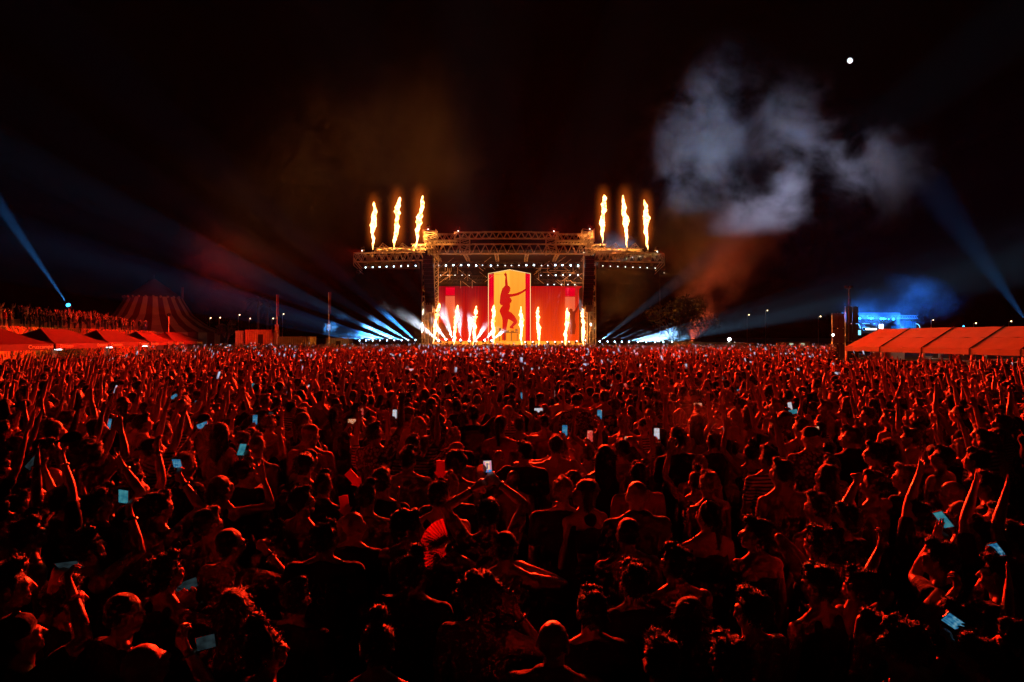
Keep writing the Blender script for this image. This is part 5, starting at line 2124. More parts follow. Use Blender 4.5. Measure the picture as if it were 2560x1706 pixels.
screen_mat('screen_blue', [(.35, (.01, .10, .30)), (.5, (.04, .30, .55)), (.68, (.30, .62, .80))], .5, 5.0)
screen_mat('screen_cyan', [(.35, (.03, .26, .36)), (.65, (.10, .46, .54))], .45, 3.0)
screen_mat('screen_pale', [(.3, (.16, .12, .16)), (.45, (.75, .62, .55)), (.6, (.55, .62, .85)), (.75, (.9, .85, .8))], .8, 7.0)
screen_mat('screen_fire', [(.35, (.10, .02, .02)), (.5, (.75, .20, .06)), (.62, (.85, .65, .45)), (.75, (.25, .3, .6))], .85, 6.0, 3)
screen_mat('screen_red', [(.3, (.25, .01, .02)), (.55, (.85, .06, .04)), (.75, (.9, .6, .4))], .8, 4.0, 5)
screen_mat('screen_dim', [(.35, (.04, .06, .07)), (.65, (.10, .17, .20))], .14, 2.0, 8)
screen_mat('crowd_screen', [(.35, (.25, .12, .14)), (.5, (.55, .60, .85)), (.65, (.9, .8, .75))], .8, 3.0, 2)

PH_BODY = MB().box((0, 0, 0), (.076, .010, .157)).mesh('phone_case', ['black_plastic'])
PH_SCR = MB().box((0, -.0062, .002), (.069, .0012, .141)).mesh('screen', ['screen_blue'])
PH_LENS = MB().box((-.018, .0065, .055), (.026, .003, .026)).mesh('camera_bump', ['black_plastic'])


def phone(at, normal, label, mat='screen_blue', roll=0.0, group='phones held up in the crowd', size=1.0):
    """phone whose screen looks along normal; roll 90 = held sideways"""
    n = Vector(normal).normalized()
    yb = -n
    up = Vector((0, 0, 1))
    x = yb.cross(up).normalized()
    z = x.cross(yb)
    M = Matrix((x, yb, z)).transposed() @ Matrix.Rotation(R(roll), 3, 'Y')
    t = bpy.data.objects.new('phone', None)
    t.empty_display_size = .05
    COL.objects.link(t)
    t.location = at
    t.rotation_euler = M.to_euler()
    t.scale = (size,) * 3
    tag(t, label, 'phone', group)
    for nm, me in (('phone_case', PH_BODY), ('screen', PH_SCR), ('camera_bump', PH_LENS)):
        c = bpy.data.objects.new(nm, me)
        COL.objects.link(c)
        c.parent = t
        if nm == 'screen':
            c.material_slots[0].link = 'OBJECT'
            c.material_slots[0].material = MATS[mat]
    return t


def mats_for(skin_i, shirt, trousers, hair):
    return dict(skin=SKINS[skin_i], shirt=MATS['cloth_' + shirt] if shirt else None, backpack=MATS['cloth_' + ('olive' if shirt in ('black', 'navy') else 'black')], beard=MATS['hair_' + (hair or 'brown')], cap=MATS['cloth_' + (shirt if shirt in ('navy', 'red', 'olive') else 'black')], trousers=MATS['cloth_' + trousers], hair=MATS['hair_' + hair] if hair else None)


NAMED = []


def who(x, y, label, D=None, turn=0.0, lod=None, sp=None, L=None, Rr=None, skin_i=1, shirt='black', trousers='denim', hair='black', ph=None, group=None, seed=None, extra=None):
    """a person whose head is at photo pixel x, y. L / Rr: hand target (x, y, depth offset, style[, options])"""
    sp = dict(sp or {})
    k = D / (1888.0 / (y - 845.0)) if D else 1.0
    D = 1888.0 / (y - 845.0)
    for _ in range(30):
        D = .5 * D + .5 * (CAMZ - 1.63 - gz(D)) * F / (y - HY)
    D *= k
    s = min(max((CAMZ - (y - HY) * D / F - gz(D)) / 1.63, .88), 1.12)
    for _ in range(30):
        D = .5 * D + .5 * (CAMZ - 1.63 * s - gz(D)) * F / (y - HY)
    head = heading_for(x) + R(turn)
    root = Vector(((x - CX) / F * D, D, gz(D)))
    rz = -head
    Rm = Matrix.Rotation(-rz, 3, 'Z')
    sp['seed'] = seed if seed is not None else int(x * 7 + y)
    arms = {}
    held = None
    for key, a in (('L', L), ('R', Rr)):
        if a is None:
            continue
        t = (Rm @ (P(a[0], a[1], D + a[2]) - root)) / s
        o = dict(a[4]) if len(a) > 4 else {}
        sx = -1 if key == 'L' else 1
        S = np.array((sx * .19, 0, 1.42))
        tv = np.array(t)
        tv = tv - unit(tv - S) * .07
        arms[key] = dict(t=tv, style=a[3], **o)
    sp['arms'] = arms
    if lod is None:
        lod = 0 if y > 1320 else 1
    res = figure(sp, lod)
    st = sp.get('shirt', 'tee')
    o = dress(res, mats_for(skin_i, shirt if st != 'none' else None, trousers, hair if sp.get('hair', 'short') != 'bald' else None))
    o.location = root
    o.rotation_euler = (0, 0, rz)
    o.scale = (s, s, s)
    tag(o, label, 'person', group)
    PEOPLE.append((root.x, root.y))
    M = Matrix.Translation(root) @ Matrix.Rotation(rz, 4, 'Z') @ Matrix.Diagonal((s, s, s, 1))
    info = dict(o=o, res=res, M=M, D=D, s=s, root=root, rz=rz)
    if ph:
        px, py, dd, mat, roll, plabel = ph[:6]
        at = P(px, py, D + dd)
        hw = M @ Vector(res['head']((0, .05, 1.63)))
        n = (hw - at).normalized() * .9 + (Vector((0, 0, CAMZ)) - at).normalized() * (.3 if abs(px - CX) > 500 else .6)
        if len(ph) > 6:
            n = Vector(ph[6])
        info['phone'] = phone(at, n, plabel, mat, roll, size=.9)
    return info


def on_person(info, name, mb, mat, smooth=False):
    """a worn piece, built in the figure's own coordinates"""
    c = mb.build(name, mat, info['o'], smooth)
    return c


def bracelet(info, key, mat='pale_metal', r=.034, back=.02, th=.007):
    S, E, W, f, pn = info['res']['pose'][key]
    d = unit(W - E)
    c = W - d * back
    x = unit(np.cross(d, pn))
    y = np.cross(d, x)
    mb = MB()
    pts = [c + (x * math.cos(a) + y * math.sin(a)) * r for a in [2 * math.pi * i / 14 for i in range(14)]]
    for i in range(14):
        mb.tube(pts[i], pts[(i + 1) % 14], th, th, 5)
    return on_person(info, 'bracelet', mb, mat)


def watch(info, key):
    b = bracelet(info, key, 'black_plastic', .034, .03, .009)
    S, E, W, f, pn = info['res']['pose'][key]
    d = unit(W - E)
    c = W - d * .03 - pn * .036
    on_person(info, 'watch_face', MB().ball(c, (.019, .019, .019), 10, 6), 'pale_metal', True)


def glasses(info, up=False, mat='black_plastic'):
    h = info['res']['head']
    mb = MB()
    dz, dy = (.075, -.03) if up else (0, 0)
    for s in (-1, 1):
        c = vec(s * .034, .108 + dy, 1.625 + dz)
        pts = [h(c + vec(.026 * math.cos(a), -.012 * abs(math.cos(a)) * (1 if s else 1), .019 * math.sin(a))) for a in [2 * math.pi * i / 10 for i in range(10)]]
        for i in range(10):
            mb.tube(pts[i], pts[(i + 1) % 10], .003, .003, 4)
        if mat == 'lens':
            mb.add(pts, [tuple(range(10))])
        mb.tube(h(vec(s * .058, .10 + dy, 1.63 + dz)), h(vec(s * .084, -.005 + dy * .5, 1.625 + dz * .7)), .003, .003, 4)
    mb.tube(h(vec(-.01, .115 + dy, 1.628 + dz)), h(vec(.01, .115 + dy, 1.628 + dz)), .003, .003, 4)
    return on_person(info, 'sunglasses' if up else 'glasses', mb, 'black_plastic')


def strap(info, mat='cloth_black', side=1, w=.026):
    """strap across the bare back, laid on the skin"""
    me_ = info['o'].data
    bv = BVHTree.FromPolygons([v.co for v in me_.vertices], [p.vertices for p in me_.polygons])
    a, b = vec(side * .09, 0, 1.45), vec(-side * .13, 0, 1.08)
    n = 18
    P0, P1 = [], []
    for i in range(n + 1):
        u = i / n
        c = a * (1 - u) + b * u
        for lst, off in ((P0, -w / 2), (P1, w / 2)):
            q = c + vec(off, 0, off * .4 * side)
            hit = bv.ray_cast(Vector((q[0], -.6, q[2])), Vector((0, 1, 0)), 1.2)
            y = hit[0].y - .006 if hit[0] is not None else -.1
            lst.append(Vector((q[0], y, q[2])))
    mb = MB()
    mb.add(P0 + P1, [(i, i + 1, n + 2 + i, n + 1 + i) for i in range(n)])
    return on_person(info, 'strap', mb, mat, True)


def headband(info, mat='black_plastic', r=.006):
    h = info['res']['head']
    mb = MB()
    pts = [h(vec(.092 * math.cos(a), -.01, 1.66 + .098 * math.sin(a))) for a in [R(-5 + 190 * i / 16) for i in range(17)]]
    for p, q in zip(pts[:-1], pts[1:]):
        mb.tube(p, q, r, r, 5)
    return on_person(info, 'headband', mb, mat)


def arrow_band(info, tip, tail, D, label):
    """flat red arrow on a wire above somebody's head"""
    a, b = P(*tail, D), P(*tip, D)
    d = b - a
    L_ = d.length
    d.normalize()
    v = Vector((-d.z, 0, d.x))
    w = L_ * .20
    hw = L_ * .32
    pts = [a + v * w, a + d * L_ * .55 + v * w, a + d * L_ * .55 + v * hw, b, a + d * L_ * .55 - v * hw, a + d * L_ * .55 - v * w, a - v * w]
    t = thing('arrow_headband', b, label, 'headband', 'red arrow headbands')
    mb = MB()
    mb.prism(pts, (0, .012, 0))
    child_of(mb.build('arrow', 'red_card'), t)
    hd = info['M'] @ Vector(info['res']['head']((0, 0, 1.745)))
    m2 = MB().tube(b + Vector((0, .006, .01)), hd, .004, .004, 5)
    child_of(m2.build('wire', 'pale_metal'), t)
    return t


# ---- the people one can tell apart, front rows first
BT = 'tee'
w = who(81, 1336, 'young man in profile with cropped dark hair and bare neck, front left', sp=dict(hair='short', shirt='tank', hpitch=8), skin_i=1, D=3.9)
w = who(228, 1367, 'bearded dark-haired man in profile holding a cyan phone up with a watch on his wrist', sp=dict(hair='curly', shirt='tank', hpitch=14, beard=1), Rr=(335, 1268, .28, 'hold'), skin_i=1,
        ph=(309, 1241, .30, 'screen_cyan', 14, 'cyan glowing phone tilted in the raised hand of the bearded man'))
watch(w, 'R')
w = who(298, 1541, 'man with very short hair bowing his head, low at the front left', sp=dict(hair='buzz', shirt='tee', hpitch=-12), skin_i=0, shirt='black')
w = who(58, 1591, 'man with a backward cap at the bottom left corner raising both hands to film', sp=dict(hair='buzz', shirt='tee', hpitch=10, cap='back'), L=(150, 1425, .30, 'hold'), Rr=(190, 1440, .10, 'hold'), skin_i=1,
        ph=(172, 1412, .24, 'screen_dim', 80, 'dark phone held sideways by the capped man at bottom left'))
bracelet(w, 'R', 'red_card', .036, .05, .012)
w = who(417, 1436, 'curly-haired person filming with both hands raised in front of the face', sp=dict(hair='curly', shirt='tank', fem=True, hpitch=4), L=(440, 1490, .22, 'hold'), Rr=(494, 1500, .12, 'hold'), skin_i=1,
        ph=(466, 1465, .2, 'screen_dim', 70, 'unlit phone held between the two hands of the curly-haired person'))
bracelet(w, 'R', 'pale_metal', .036, .03)
bracelet(w, 'R', 'black_plastic', .036, .05)
w = who(379, 1657, 'bald man at the bottom edge looking up, lifting a large phone', sp=dict(hair='bald', shirt='tee', hpitch=14), Rr=(474, 1598, .25, 'hold'), skin_i=0,
        ph=(516, 1606, .22, 'screen_dim', 70, 'dark wide phone held by the bald man at the bottom edge'))
bracelet(w, 'R')
w = who(588, 1525, 'woman with long auburn hair seen from behind, front left', sp=dict(hair='long', fem=True, shirt='top'), hair='auburn', shirt='black', turn=-12)
w = who(665, 1632, 'woman in profile with sunglasses pushed up in her dark hair, bottom edge', sp=dict(hair='bun', fem=True, shirt='tank'), shirt='black', turn=22, skin_i=0)
glasses(w, True)
headband(w, 'pale_metal', .005)
w = who(576, 1363, 'bald man in a pale loose shirt with one arm raised, finger pointing up', sp=dict(hair='buzz', shirt=BT, build=1.08), Rr=(676, 1360, .2, 'point', {'pn': (0, 1, .2)}), shirt='beige', skin_i=0, hair='brown')
bracelet(w, 'R', 'black_plastic', .036, .03)
bracelet(w, 'R', 'pale_metal', .036, .06)
glasses(w)
w = who(522, 1313, 'dark-haired man with glasses and a thin strap top behind the bald man', sp=dict(hair='short', shirt='tank'), shirt='grey')
glasses(w)
w = who(758, 1255, 'bare-shouldered bearded man with glasses in profile', sp=dict(hair='short', shirt='none', hpitch=5, beard=1), turn=22)
glasses(w)
TXT = who(812, 1350, 'broad man in a black T-shirt printed I WANT TO FLY on its back', sp=dict(hair='short', shirt=BT, build=1.22, hyaw=-22), shirt='black', skin_i=0, turn=-14, D=3.75)
w = who(398, 1270, 'person in front of a raised cyan phone, long arm stretched straight up', sp=dict(hair='curly', shirt='tank'), Rr=(460, 1185, .2, 'hold'), ph=(443, 1158, .2, 'screen_blue', 8, 'blue glowing phone held high on the left, third from the edge'))
watch(w, 'R')
who(363, 1278, 'woman in profile with a dark bob beside the raised cyan phone', sp=dict(hair='bob', fem=True, shirt='tank', hpitch=12), shirt='red')
who(255, 1262, 'man gazing up, directly behind the bearded phone holder', sp=dict(hair='short', shirt=BT, hpitch=12), shirt='navy')
who(81, 1235, 'man with full beard in profile near the left edge', sp=dict(hair='short', shirt=BT, hpitch=10, beard=1), Rr=(118, 1170, .25, 'relaxed'), shirt='black', skin_i=0)
who(131, 1200, 'bald-headed man in front of two raised hands on the left', sp=dict(hair='bald', shirt='tee'), L=(195, 1205, .1, 'relaxed'), Rr=(215, 1210, .3, 'open'))
who(15, 1300, 'upturned face cut by the left picture edge', sp=dict(hair='short', shirt='none', hpitch=15), Rr=(55, 1285, .25, 'fist'), skin_i=0)
who(560, 1220, 'woman with sleek dark hair in profile below a raised wristband', sp=dict(hair='pony', fem=True, shirt='tank', hpitch=10), Rr=(668, 1180, .25, 'open'))
who(612, 1180, 'man leaning forward with a phone aimed high, left of centre', sp=dict(hair='short', shirt=BT), Rr=(622, 1145, .25, 'hold'), shirt='black', ph=(604, 1124, .25, 'screen_cyan', 10, 'cyan phone held high left of the long-armed man'))
who(12, 1470, 'person at the left edge of whom a fist with bracelets shows', sp=dict(hair='short', shirt='tee'), Rr=(18, 1450, .3, 'fist'), D=2.6)
who(690, 1340, 'short-haired man in a dark vest between the pointing arm and the printed T-shirt', sp=dict(hair='short', shirt='tank'), D=4.4, turn=-8)

w = FANMAN = who(1020, 1320, 'curly-haired bare-shouldered man in profile holding a red fan', sp=dict(hair='curly', shirt='none', hyaw=-50), turn=18, Rr=(1128, 1368, .12, 'hold'), skin_i=1, D=3.95)
w = who(1264, 1370, 'man with cropped hair in a grey sleeveless shirt seen from behind, arm bent', sp=dict(hair='buzz', shirt='tank', build=1.05), shirt='grey', Rr=(1318, 1412, .28, 'relaxed'), skin_i=1, hair='black')
w = who(1032, 1432, 'man with wavy dark hair and a black shirt seen from behind', sp=dict(hair='quiff', shirt=BT, build=1.05), shirt='black', skin_i=1, turn=8)
w = who(1196, 1500, 'man with bushy curly hair and round glasses lifting his hand with a bracelet', sp=dict(hair='afro', shirt=BT, hyaw=-40, hpitch=-10), shirt='beige', Rr=(1300, 1512, .15, 'relaxed'), skin_i=1, turn=20, hair='brown')
glasses(w)
bracelet(w, 'R', 'black_plastic', .036, .03)
w = who(1383, 1608, 'bald man in a pale open jacket at the bottom edge, scalp shining', sp=dict(hair='bald', shirt='jacket', build=1.1, hyaw=-18), shirt='beige', skin_i=0, turn=10)
w = who(943, 1620, 'woman with her hair in a high bun and glasses, bottom edge', sp=dict(hair='bun', fem=True, shirt='tank', hyaw=28, hpitch=-6), shirt='black', skin_i=0, turn=-10)
glasses(w)
w = who(1584, 1458, 'broad man with tidy cropped hair and a black T-shirt, seen squarely from behind', sp=dict(hair='short', shirt=BT, build=1.15), shirt='black', skin_i=0)
w = who(1569, 1335, 'bare-backed man with a dark strap across his back and shaved head', sp=dict(hair='buzz', shirt='none', build=1.05), skin_i=1, turn=-6)
strap(w)
w = who(1407, 1232, 'big man with fair tousled hair in a wide black T-shirt', sp=dict(hair='curly', shirt=BT, build=1.25), shirt='black', hair='blond', skin_i=0, turn=6)
who(1462, 1233, 'woman with dark bob turned to the big fair-haired man', sp=dict(hair='bob', fem=True, shirt='top', hyaw=60), shirt='black', turn=-20)
who(1283, 1200, 'slim man with gleaming bald head and bare shoulders', sp=dict(hair='bald', shirt='none'), skin_i=1, D=6.2)
w = B12 = who(1221, 1290, 'man in a T-shirt with both arms raised, filming the stage and holding a cup', sp=dict(hair='curly', shirt=BT), shirt='grey', L=(1188, 1202, .20, 'hold', {'hint': (-1, -.2, -.2)}), Rr=(1240, 1186, .20, 'hold', {'hint': (1, -.2, -.2)}), skin_i=1,
              ph=(1219, 1166, .22, 'screen_stage' if 'screen_stage' in MATS else 'screen_pale', -3, 'bright phone showing the stage, beside a plastic cup in raised hands'))
bracelet(w, 'R', 'black_plastic', .035, .03)
bracelet(w, 'L', 'black_plastic', .036, .03)
glow('picture_amber', (1.0, .62, .35), .9)
glow('picture_pink', (.85, .25, .40), .8)
glow('picture_blue', (.05, .30, .75), .8)
glow('picture_figure', (.06, .12, .40), .5)
for nm_, c_, sz_, mt_ in (('picture_field', (0, -.0076, .015), (.036, .0010, .10), 'picture_amber'), ('picture_side', (-.026, -.0076, .015), (.014, .0010, .10), 'picture_pink'),
                          ('picture_side', (.026, -.0076, .015), (.014, .0010, .10), 'picture_pink'), ('picture_foot', (0, -.0076, -.052), (.066, .0010, .030), 'picture_blue'),
                          ('picture_dancer', (-.004, -.0088, .012), (.012, .0010, .07), 'picture_figure'), ('picture_dancer_arm', (.008, -.0088, .035), (.022, .0010, .007), 'picture_figure'),
                          ('shutter_button', (0, -.0088, -.052), (.012, .0010, .012), 'video_scarlet')):
    MB().box(c_, sz_).build(nm_, mt_, w['phone'])
w = ARW3 = who(884, 1316, 'bald man in a dark shirt wearing a red arrow headband', sp=dict(hair='bald', shirt=BT, hyaw=-20), shirt='black', skin_i=0, D=4.1)
w = ARW1 = who(917, 1246, 'wavy-haired man with an arrow headband tilted to the left', sp=dict(hair='quiff', shirt=BT), shirt='grey', D=4.7)
w = ARW2 = who(1098, 1242, 'man in a racer-back vest under the upright red arrow', sp=dict(hair='short', shirt='tank'), shirt='black', D=4.6)
headband(w, 'pale_metal')
glasses(w)
who(1140, 1165, 'man with a round mop of curls just right of the upright arrow', sp=dict(hair='afro', shirt='tee'), shirt='beige', hair='brown')
who(1020, 1152, 'man with thick dark hair in a black shirt, left of the upright arrow', sp=dict(hair='quiff', shirt=BT, build=1.1), shirt='white')
who(955, 1208, 'person with tight curls just ahead of the tilted arrow headband', sp=dict(hair='curly', shirt=BT), shirt='black')
who(1310, 1133, 'man stretching one arm sideways behind the bright filming phone', sp=dict(hair='short', shirt=BT, hyaw=35), shirt='black', L=(1225, 1150, .1, 'relaxed'))
who(1391, 1118, 'bare-chested muscular man with both elbows raised', sp=dict(hair='short', shirt='none', build=1.15), L=(1345, 1150, .2, 'relaxed'), Rr=(1445, 1145, .2, 'relaxed'))
who(1592, 1240, 'bald man in an olive jacket, right of centre', sp=dict(hair='bald', shirt='jacket', build=1.1), shirt='olive', skin_i=0, D=4.5)
who(1596, 1190, 'dark-haired man just ahead of the olive-shirted bald man', sp=dict(hair='short', shirt=BT), shirt='red')
who(1511, 1142, 'woman with long straight dark hair down her back', sp=dict(hair='long', fem=True, shirt='tank'), shirt='black')
who(1555, 1126, 'man in a pale shirt holding a sideways golden phone above his head', sp=dict(hair='short', shirt=BT), shirt='grey', L=(1545, 1100, .2, 'hold'), Rr=(1590, 1100, .2, 'hold'), ph=(1567, 1098, .22, 'screen_fire', 90, 'golden phone picture held sideways, right of centre'))
who(1652, 1655, 'curly-haired woman of whom the crown of the head shows, bottom edge right of centre', sp=dict(hair='curly', fem=True, shirt='top'), hair='brown', shirt='black', skin_i=0)
who(1690, 1412, 'short-haired person with a dark strap over a bare back', sp=dict(hair='short', shirt='none', hyaw=20), skin_i=1)
w = who(1953, 1184, 'man in a light vest with a bag strap, glowing in orange haze', sp=dict(hair='short', shirt='tank'), shirt='beige', D=5.3)
strap(w, 'cloth_black', -1)
who(2043, 1270, 'bare-backed man with short hair leaning left, right of the orange haze', sp=dict(hair='short', shirt='none'), skin_i=1)
w = who(1769, 1290, 'woman with a headband, pony tail and bare back', sp=dict(hair='pony', fem=True, shirt='top'), shirt='black', skin_i=0)
headband(w)
DRINK = who(1890, 1338, 'bare-shouldered woman drinking from a red cup', sp=dict(hair='short', fem=True, shirt='top', hyaw=40), shirt='black', L=(1897, 1372, .15, 'hold'), skin_i=0)
w = who(1882, 1532, 'dark-haired person in a pale shirt with sunglasses on top of the head', sp=dict(hair='short', shirt=BT), shirt='beige', skin_i=0, turn=-10)
glasses(w, True)
w = who(2050, 1466, 'man with sunglasses on his head holding a hand to his chin', sp=dict(hair='short', shirt='tank', hpitch=-4), shirt='black', Rr=(2005, 1515, .12, 'point'), skin_i=1)
glasses(w, True)
who(2150, 1475, 'person with a big raised bare arm, hand bent at the wrist', sp=dict(hair='curly', shirt='tank'), L=(2230, 1310, .15, 'relaxed'), shirt='black', D=3.1)
w = who(2350, 1400, 'person raising two crossed arms with a teal phone, right side', sp=dict(hair='short', shirt=BT), L=(2332, 1335, .2, 'open'), Rr=(2368, 1335, .2, 'hold'), ph=(2359, 1299, .2, 'screen_cyan', -28, 'teal phone tilted in raised hands near the right side'), D=3.4)
who(2190, 1585, 'person bending one arm with a fist above the head, lower right', sp=dict(hair='short', shirt='tank'), L=(2222, 1480, .2, 'fist', {'hint': (-1, 0, -.1)}), shirt='grey', D=2.7)
who(2254, 1614, 'curly dark-haired person in a yellowish shirt, lower right', sp=dict(hair='curly', shirt=BT), shirt='yellow', skin_i=0)
who(1820, 1658, 'curly-haired person at the bottom edge leaning towards the sunglasses wearer', sp=dict(hair='curly', shirt='tank'), hair='brown', skin_i=0)
CUPMAN = who(2400, 1560, 'person lifting a clear tilted cup, lower right', sp=dict(hair='short', shirt=BT), L=(2380, 1462, .15, 'hold'), shirt='black', D=2.75)
w = who(2500, 1440, 'person with a raised blue phone close to the right edge', sp=dict(hair='short', shirt=BT), L=(2478, 1400, .15, 'hold'), Rr=(2510, 1412, .1, 'hold'), ph=(2497, 1382, .14, 'screen_blue', -30, 'blue phone held near the right picture edge'), D=3.2)
w = who(2445, 1650, 'person at the bottom right filming sideways with both arms up', sp=dict(hair='short', shirt='tee'), L=(2352, 1610, .2, 'hold'), Rr=(2418, 1562, .2, 'hold'), ph=(2392, 1560, .22, 'screen_blue', -55, 'blue phone slanted between two hands at the bottom right'), D=2.45)
bracelet(w, 'R')
bracelet(w, 'L', 'red_card')
who(2351, 1146, 'man with straight nose and dark hair gazing left, right third', sp=dict(hair='short', shirt=BT, hpitch=6), shirt='white')
who(2437, 1153, 'curly-haired man in olive facing left near the right edge', sp=dict(hair='curly', shirt=BT, hpitch=4), shirt='olive')
who(2262, 1196, 'fair-haired man raising two fingers, facing left', sp=dict(hair='short', shirt=BT), hair='blond', L=(2298, 1205, .1, 'peace'), shirt='black')
who(2183, 1212, 'fair-haired man facing left with his arm over a neighbour', sp=dict(hair='short', shirt='none'), hair='auburn', Rr=(2110, 1250, .1, 'relaxed'))
who(2379, 1236, 'bald man in a black T-shirt facing left', sp=dict(hair='bald', shirt=BT), shirt='black', skin_i=0)
who(2469, 1216, 'man with cropped dark hair in an olive shirt facing left', sp=dict(hair='short', shirt=BT), shirt='olive')
who(2398, 1293, 'woman with long dark hair and bare face facing left, right side', sp=dict(hair='long', fem=True, shirt='top'), shirt='black', skin_i=0)
who(2500, 1300, 'man in navy facing left beside the right edge', sp=dict(hair='short', shirt=BT), shirt='navy')
who(2066, 1193, 'woman with wavy hair in profile left of the fair-haired pair', sp=dict(hair='long', fem=True, shirt='tank'), shirt='beige')
who(2047, 1362, 'person clasping raised fingers over the head', sp=dict(hair='curly', shirt='tank'), L=(2036, 1402, .05, 'relaxed', {'hint': (-1, 0, 0)}), D=3.75)
who(2140, 1440, 'person in a yellowish shirt raising a fist, right of the sunglasses man', sp=dict(hair='curly', shirt='jacket'), shirt='yellow', L=(2142, 1428, .2, 'fist'), D=3.4)
who(2545, 1610, 'curly-headed person cut by the right picture edge, arm up', sp=dict(hair='curly', shirt='tee'), L=(2520, 1450, .2, 'open'), skin_i=0, D=2.6)
who(740, 1500, 'dark-haired man in black hidden in shade behind the woman with sunglasses', sp=dict(hair='short', shirt=BT), shirt='black', D=3.05)
who(1480, 1530, 'dark-haired man in black between the curly man and the broad-backed man', sp=dict(hair='short', shirt=BT), shirt='black', D=2.75)
who(160, 1500, 'dark-haired man in black in the shade at the far left front', sp=dict(hair='short', shirt=BT), shirt='black', D=2.9)
who(1720, 1545, 'long-haired woman in black with her back turned, lower right of centre', sp=dict(hair='long', fem=True, shirt='tank'), shirt='black', D=2.75)

for x_, y_, hx, hy, lab, st_ in ((60, 1270, 100, 1095, 'person at the left edge with one thin arm straight up', 'open'), (270, 1248, 312, 1150, 'person with one straight arm and flat hand up behind the bearded man', 'open'),
                                 (345, 1225, 395, 1108, 'person stretching a long arm up left of the blue phone', 'relaxed'), (165, 1252, 155, 1128, 'person with bent wrist held high near the left edge', 'relaxed')):
    w = who(x_, y_, lab, sp=dict(hair='short', shirt='tee', hpitch=10), Rr=(hx, hy, .1, st_), lod=1, shirt='black')
    bracelet(w, 'R')
for x_, y_, hx, hy, lab, st_ in ((2290, 1292, 2300, 1170, 'person with a straight raised arm, third from the right edge', 'open'), (2440, 1332, 2438, 1200, 'person with an open hand high near the right edge', 'open'),
                                 (2110, 1302, 2150, 1185, 'person raising a fist right of the bare-backed man', 'fist'), (2532, 1352, 2512, 1215, 'person stretching a bare arm up at the right picture edge', 'open')):
    w = who(x_, y_, lab, sp=dict(hair='short', shirt='tee', hpitch=8), L=(hx, hy, .1, st_), lod=1, shirt='black', skin_i=0)

# print on the black T-shirt, laid on the cloth
sh_ = [c for c in TXT['o'].children if c.name.startswith('shirt')][0]
bv = BVHTree.FromPolygons([v.co for v in sh_.data.vertices], [p.vertices for p in sh_.data.polygons])
for line, z_, sz in (('I WANT', 1.335, .088), ('TO', 1.255, .078), ('FLY', 1.175, .078)):
    me = text_mesh(line, sz)
    bm = bmesh.new()
    bm.from_mesh(me)
    bmesh.ops.triangulate(bm, faces=bm.faces[:])
    bmesh.ops.subdivide_edges(bm, edges=[e for e in bm.edges if e.calc_length() > .015], cuts=2)
    for v in bm.verts:
        hit = bv.ray_cast(Vector((v.co.x * 1.1 - .01, -.8, v.co.y + z_)), Vector((0, 1, 0)), 1.6)
        v.co = Vector((v.co.x * 1.1 - .01, (hit[0].y if hit[0] is not None else -.15) - .006, v.co.y + z_))
    bm.to_mesh(me)
    bm.free()
    me.materials.append(MATS['pale_print'])
    o = bpy.data.objects.new('lettering', me)
    COL.objects.link(o)
    o.parent = TXT['o']

arrow_band(ARW2, (1101, 1203), (1101, 1152), ARW2['D'] + .05, 'upright red arrow bobbing over a head, the middle one of three')
arrow_band(ARW1, (905, 1219), (868, 1180), ARW1['D'] + .05, 'red arrow slanting to the right over the wavy-haired man')
arrow_band(ARW3, (867, 1297), (857, 1240), ARW3['D'] + .05, 'lowest red arrow, pointing down at the bald man')

# the pleated fan
fD = FANMAN['D'] - .24
piv = P(1130, 1372, fD)
fan = thing('hand_fan', piv, 'open red pleated hand fan beside the curly-haired man', 'fan')
nf = 18
rad = 80 * fD / F
for i in range(nf):
    a0, a1 = R(106 + 118 * i / nf), R(106 + 118 * (i + 1) / nf)
    am = (a0 + a1) / 2
    e0, e1, em = [piv + Vector((math.cos(a) * rad, y_, math.sin(a) * rad)) for a, y_ in ((a0, 0), (a1, 0), (am, -.014))]
    i0, i1, im = [piv + Vector((math.cos(a) * rad * .22, y_, math.sin(a) * rad * .22)) for a, y_ in ((a0, 0), (a1, 0), (am, -.004))]
    mb = MB()
    mb.add([i0, e0, em, im, e1, i1], [(0, 1, 2, 3), (3, 2, 4, 5)])
    child_of(mb.build('pleat', 'red_fan_paper'), fan)
    rb = MB().tube(piv + Vector((0, .003, 0)), e0 + Vector((0, .003, 0)), .0028, .0028, 4)
    child_of(rb.build('rib', 'black_plastic'), fan)
child_of(MB().ball(piv, .012, 8, 6).build('pivot', 'pale_metal'), fan)

# cups, straw, banana-shaped headgear
glassm, nt, out = nodes_of('clear_plastic')
b = N(nt, 'BsdfPrincipled')
b.inputs['Base Color'].default_value = (.9, .9, .88, 1)
b.inputs['Roughness'].default_value = .12
b.inputs['Alpha'].default_value = .35
nt.links.new(b.outputs[0], out.inputs['Surface'])


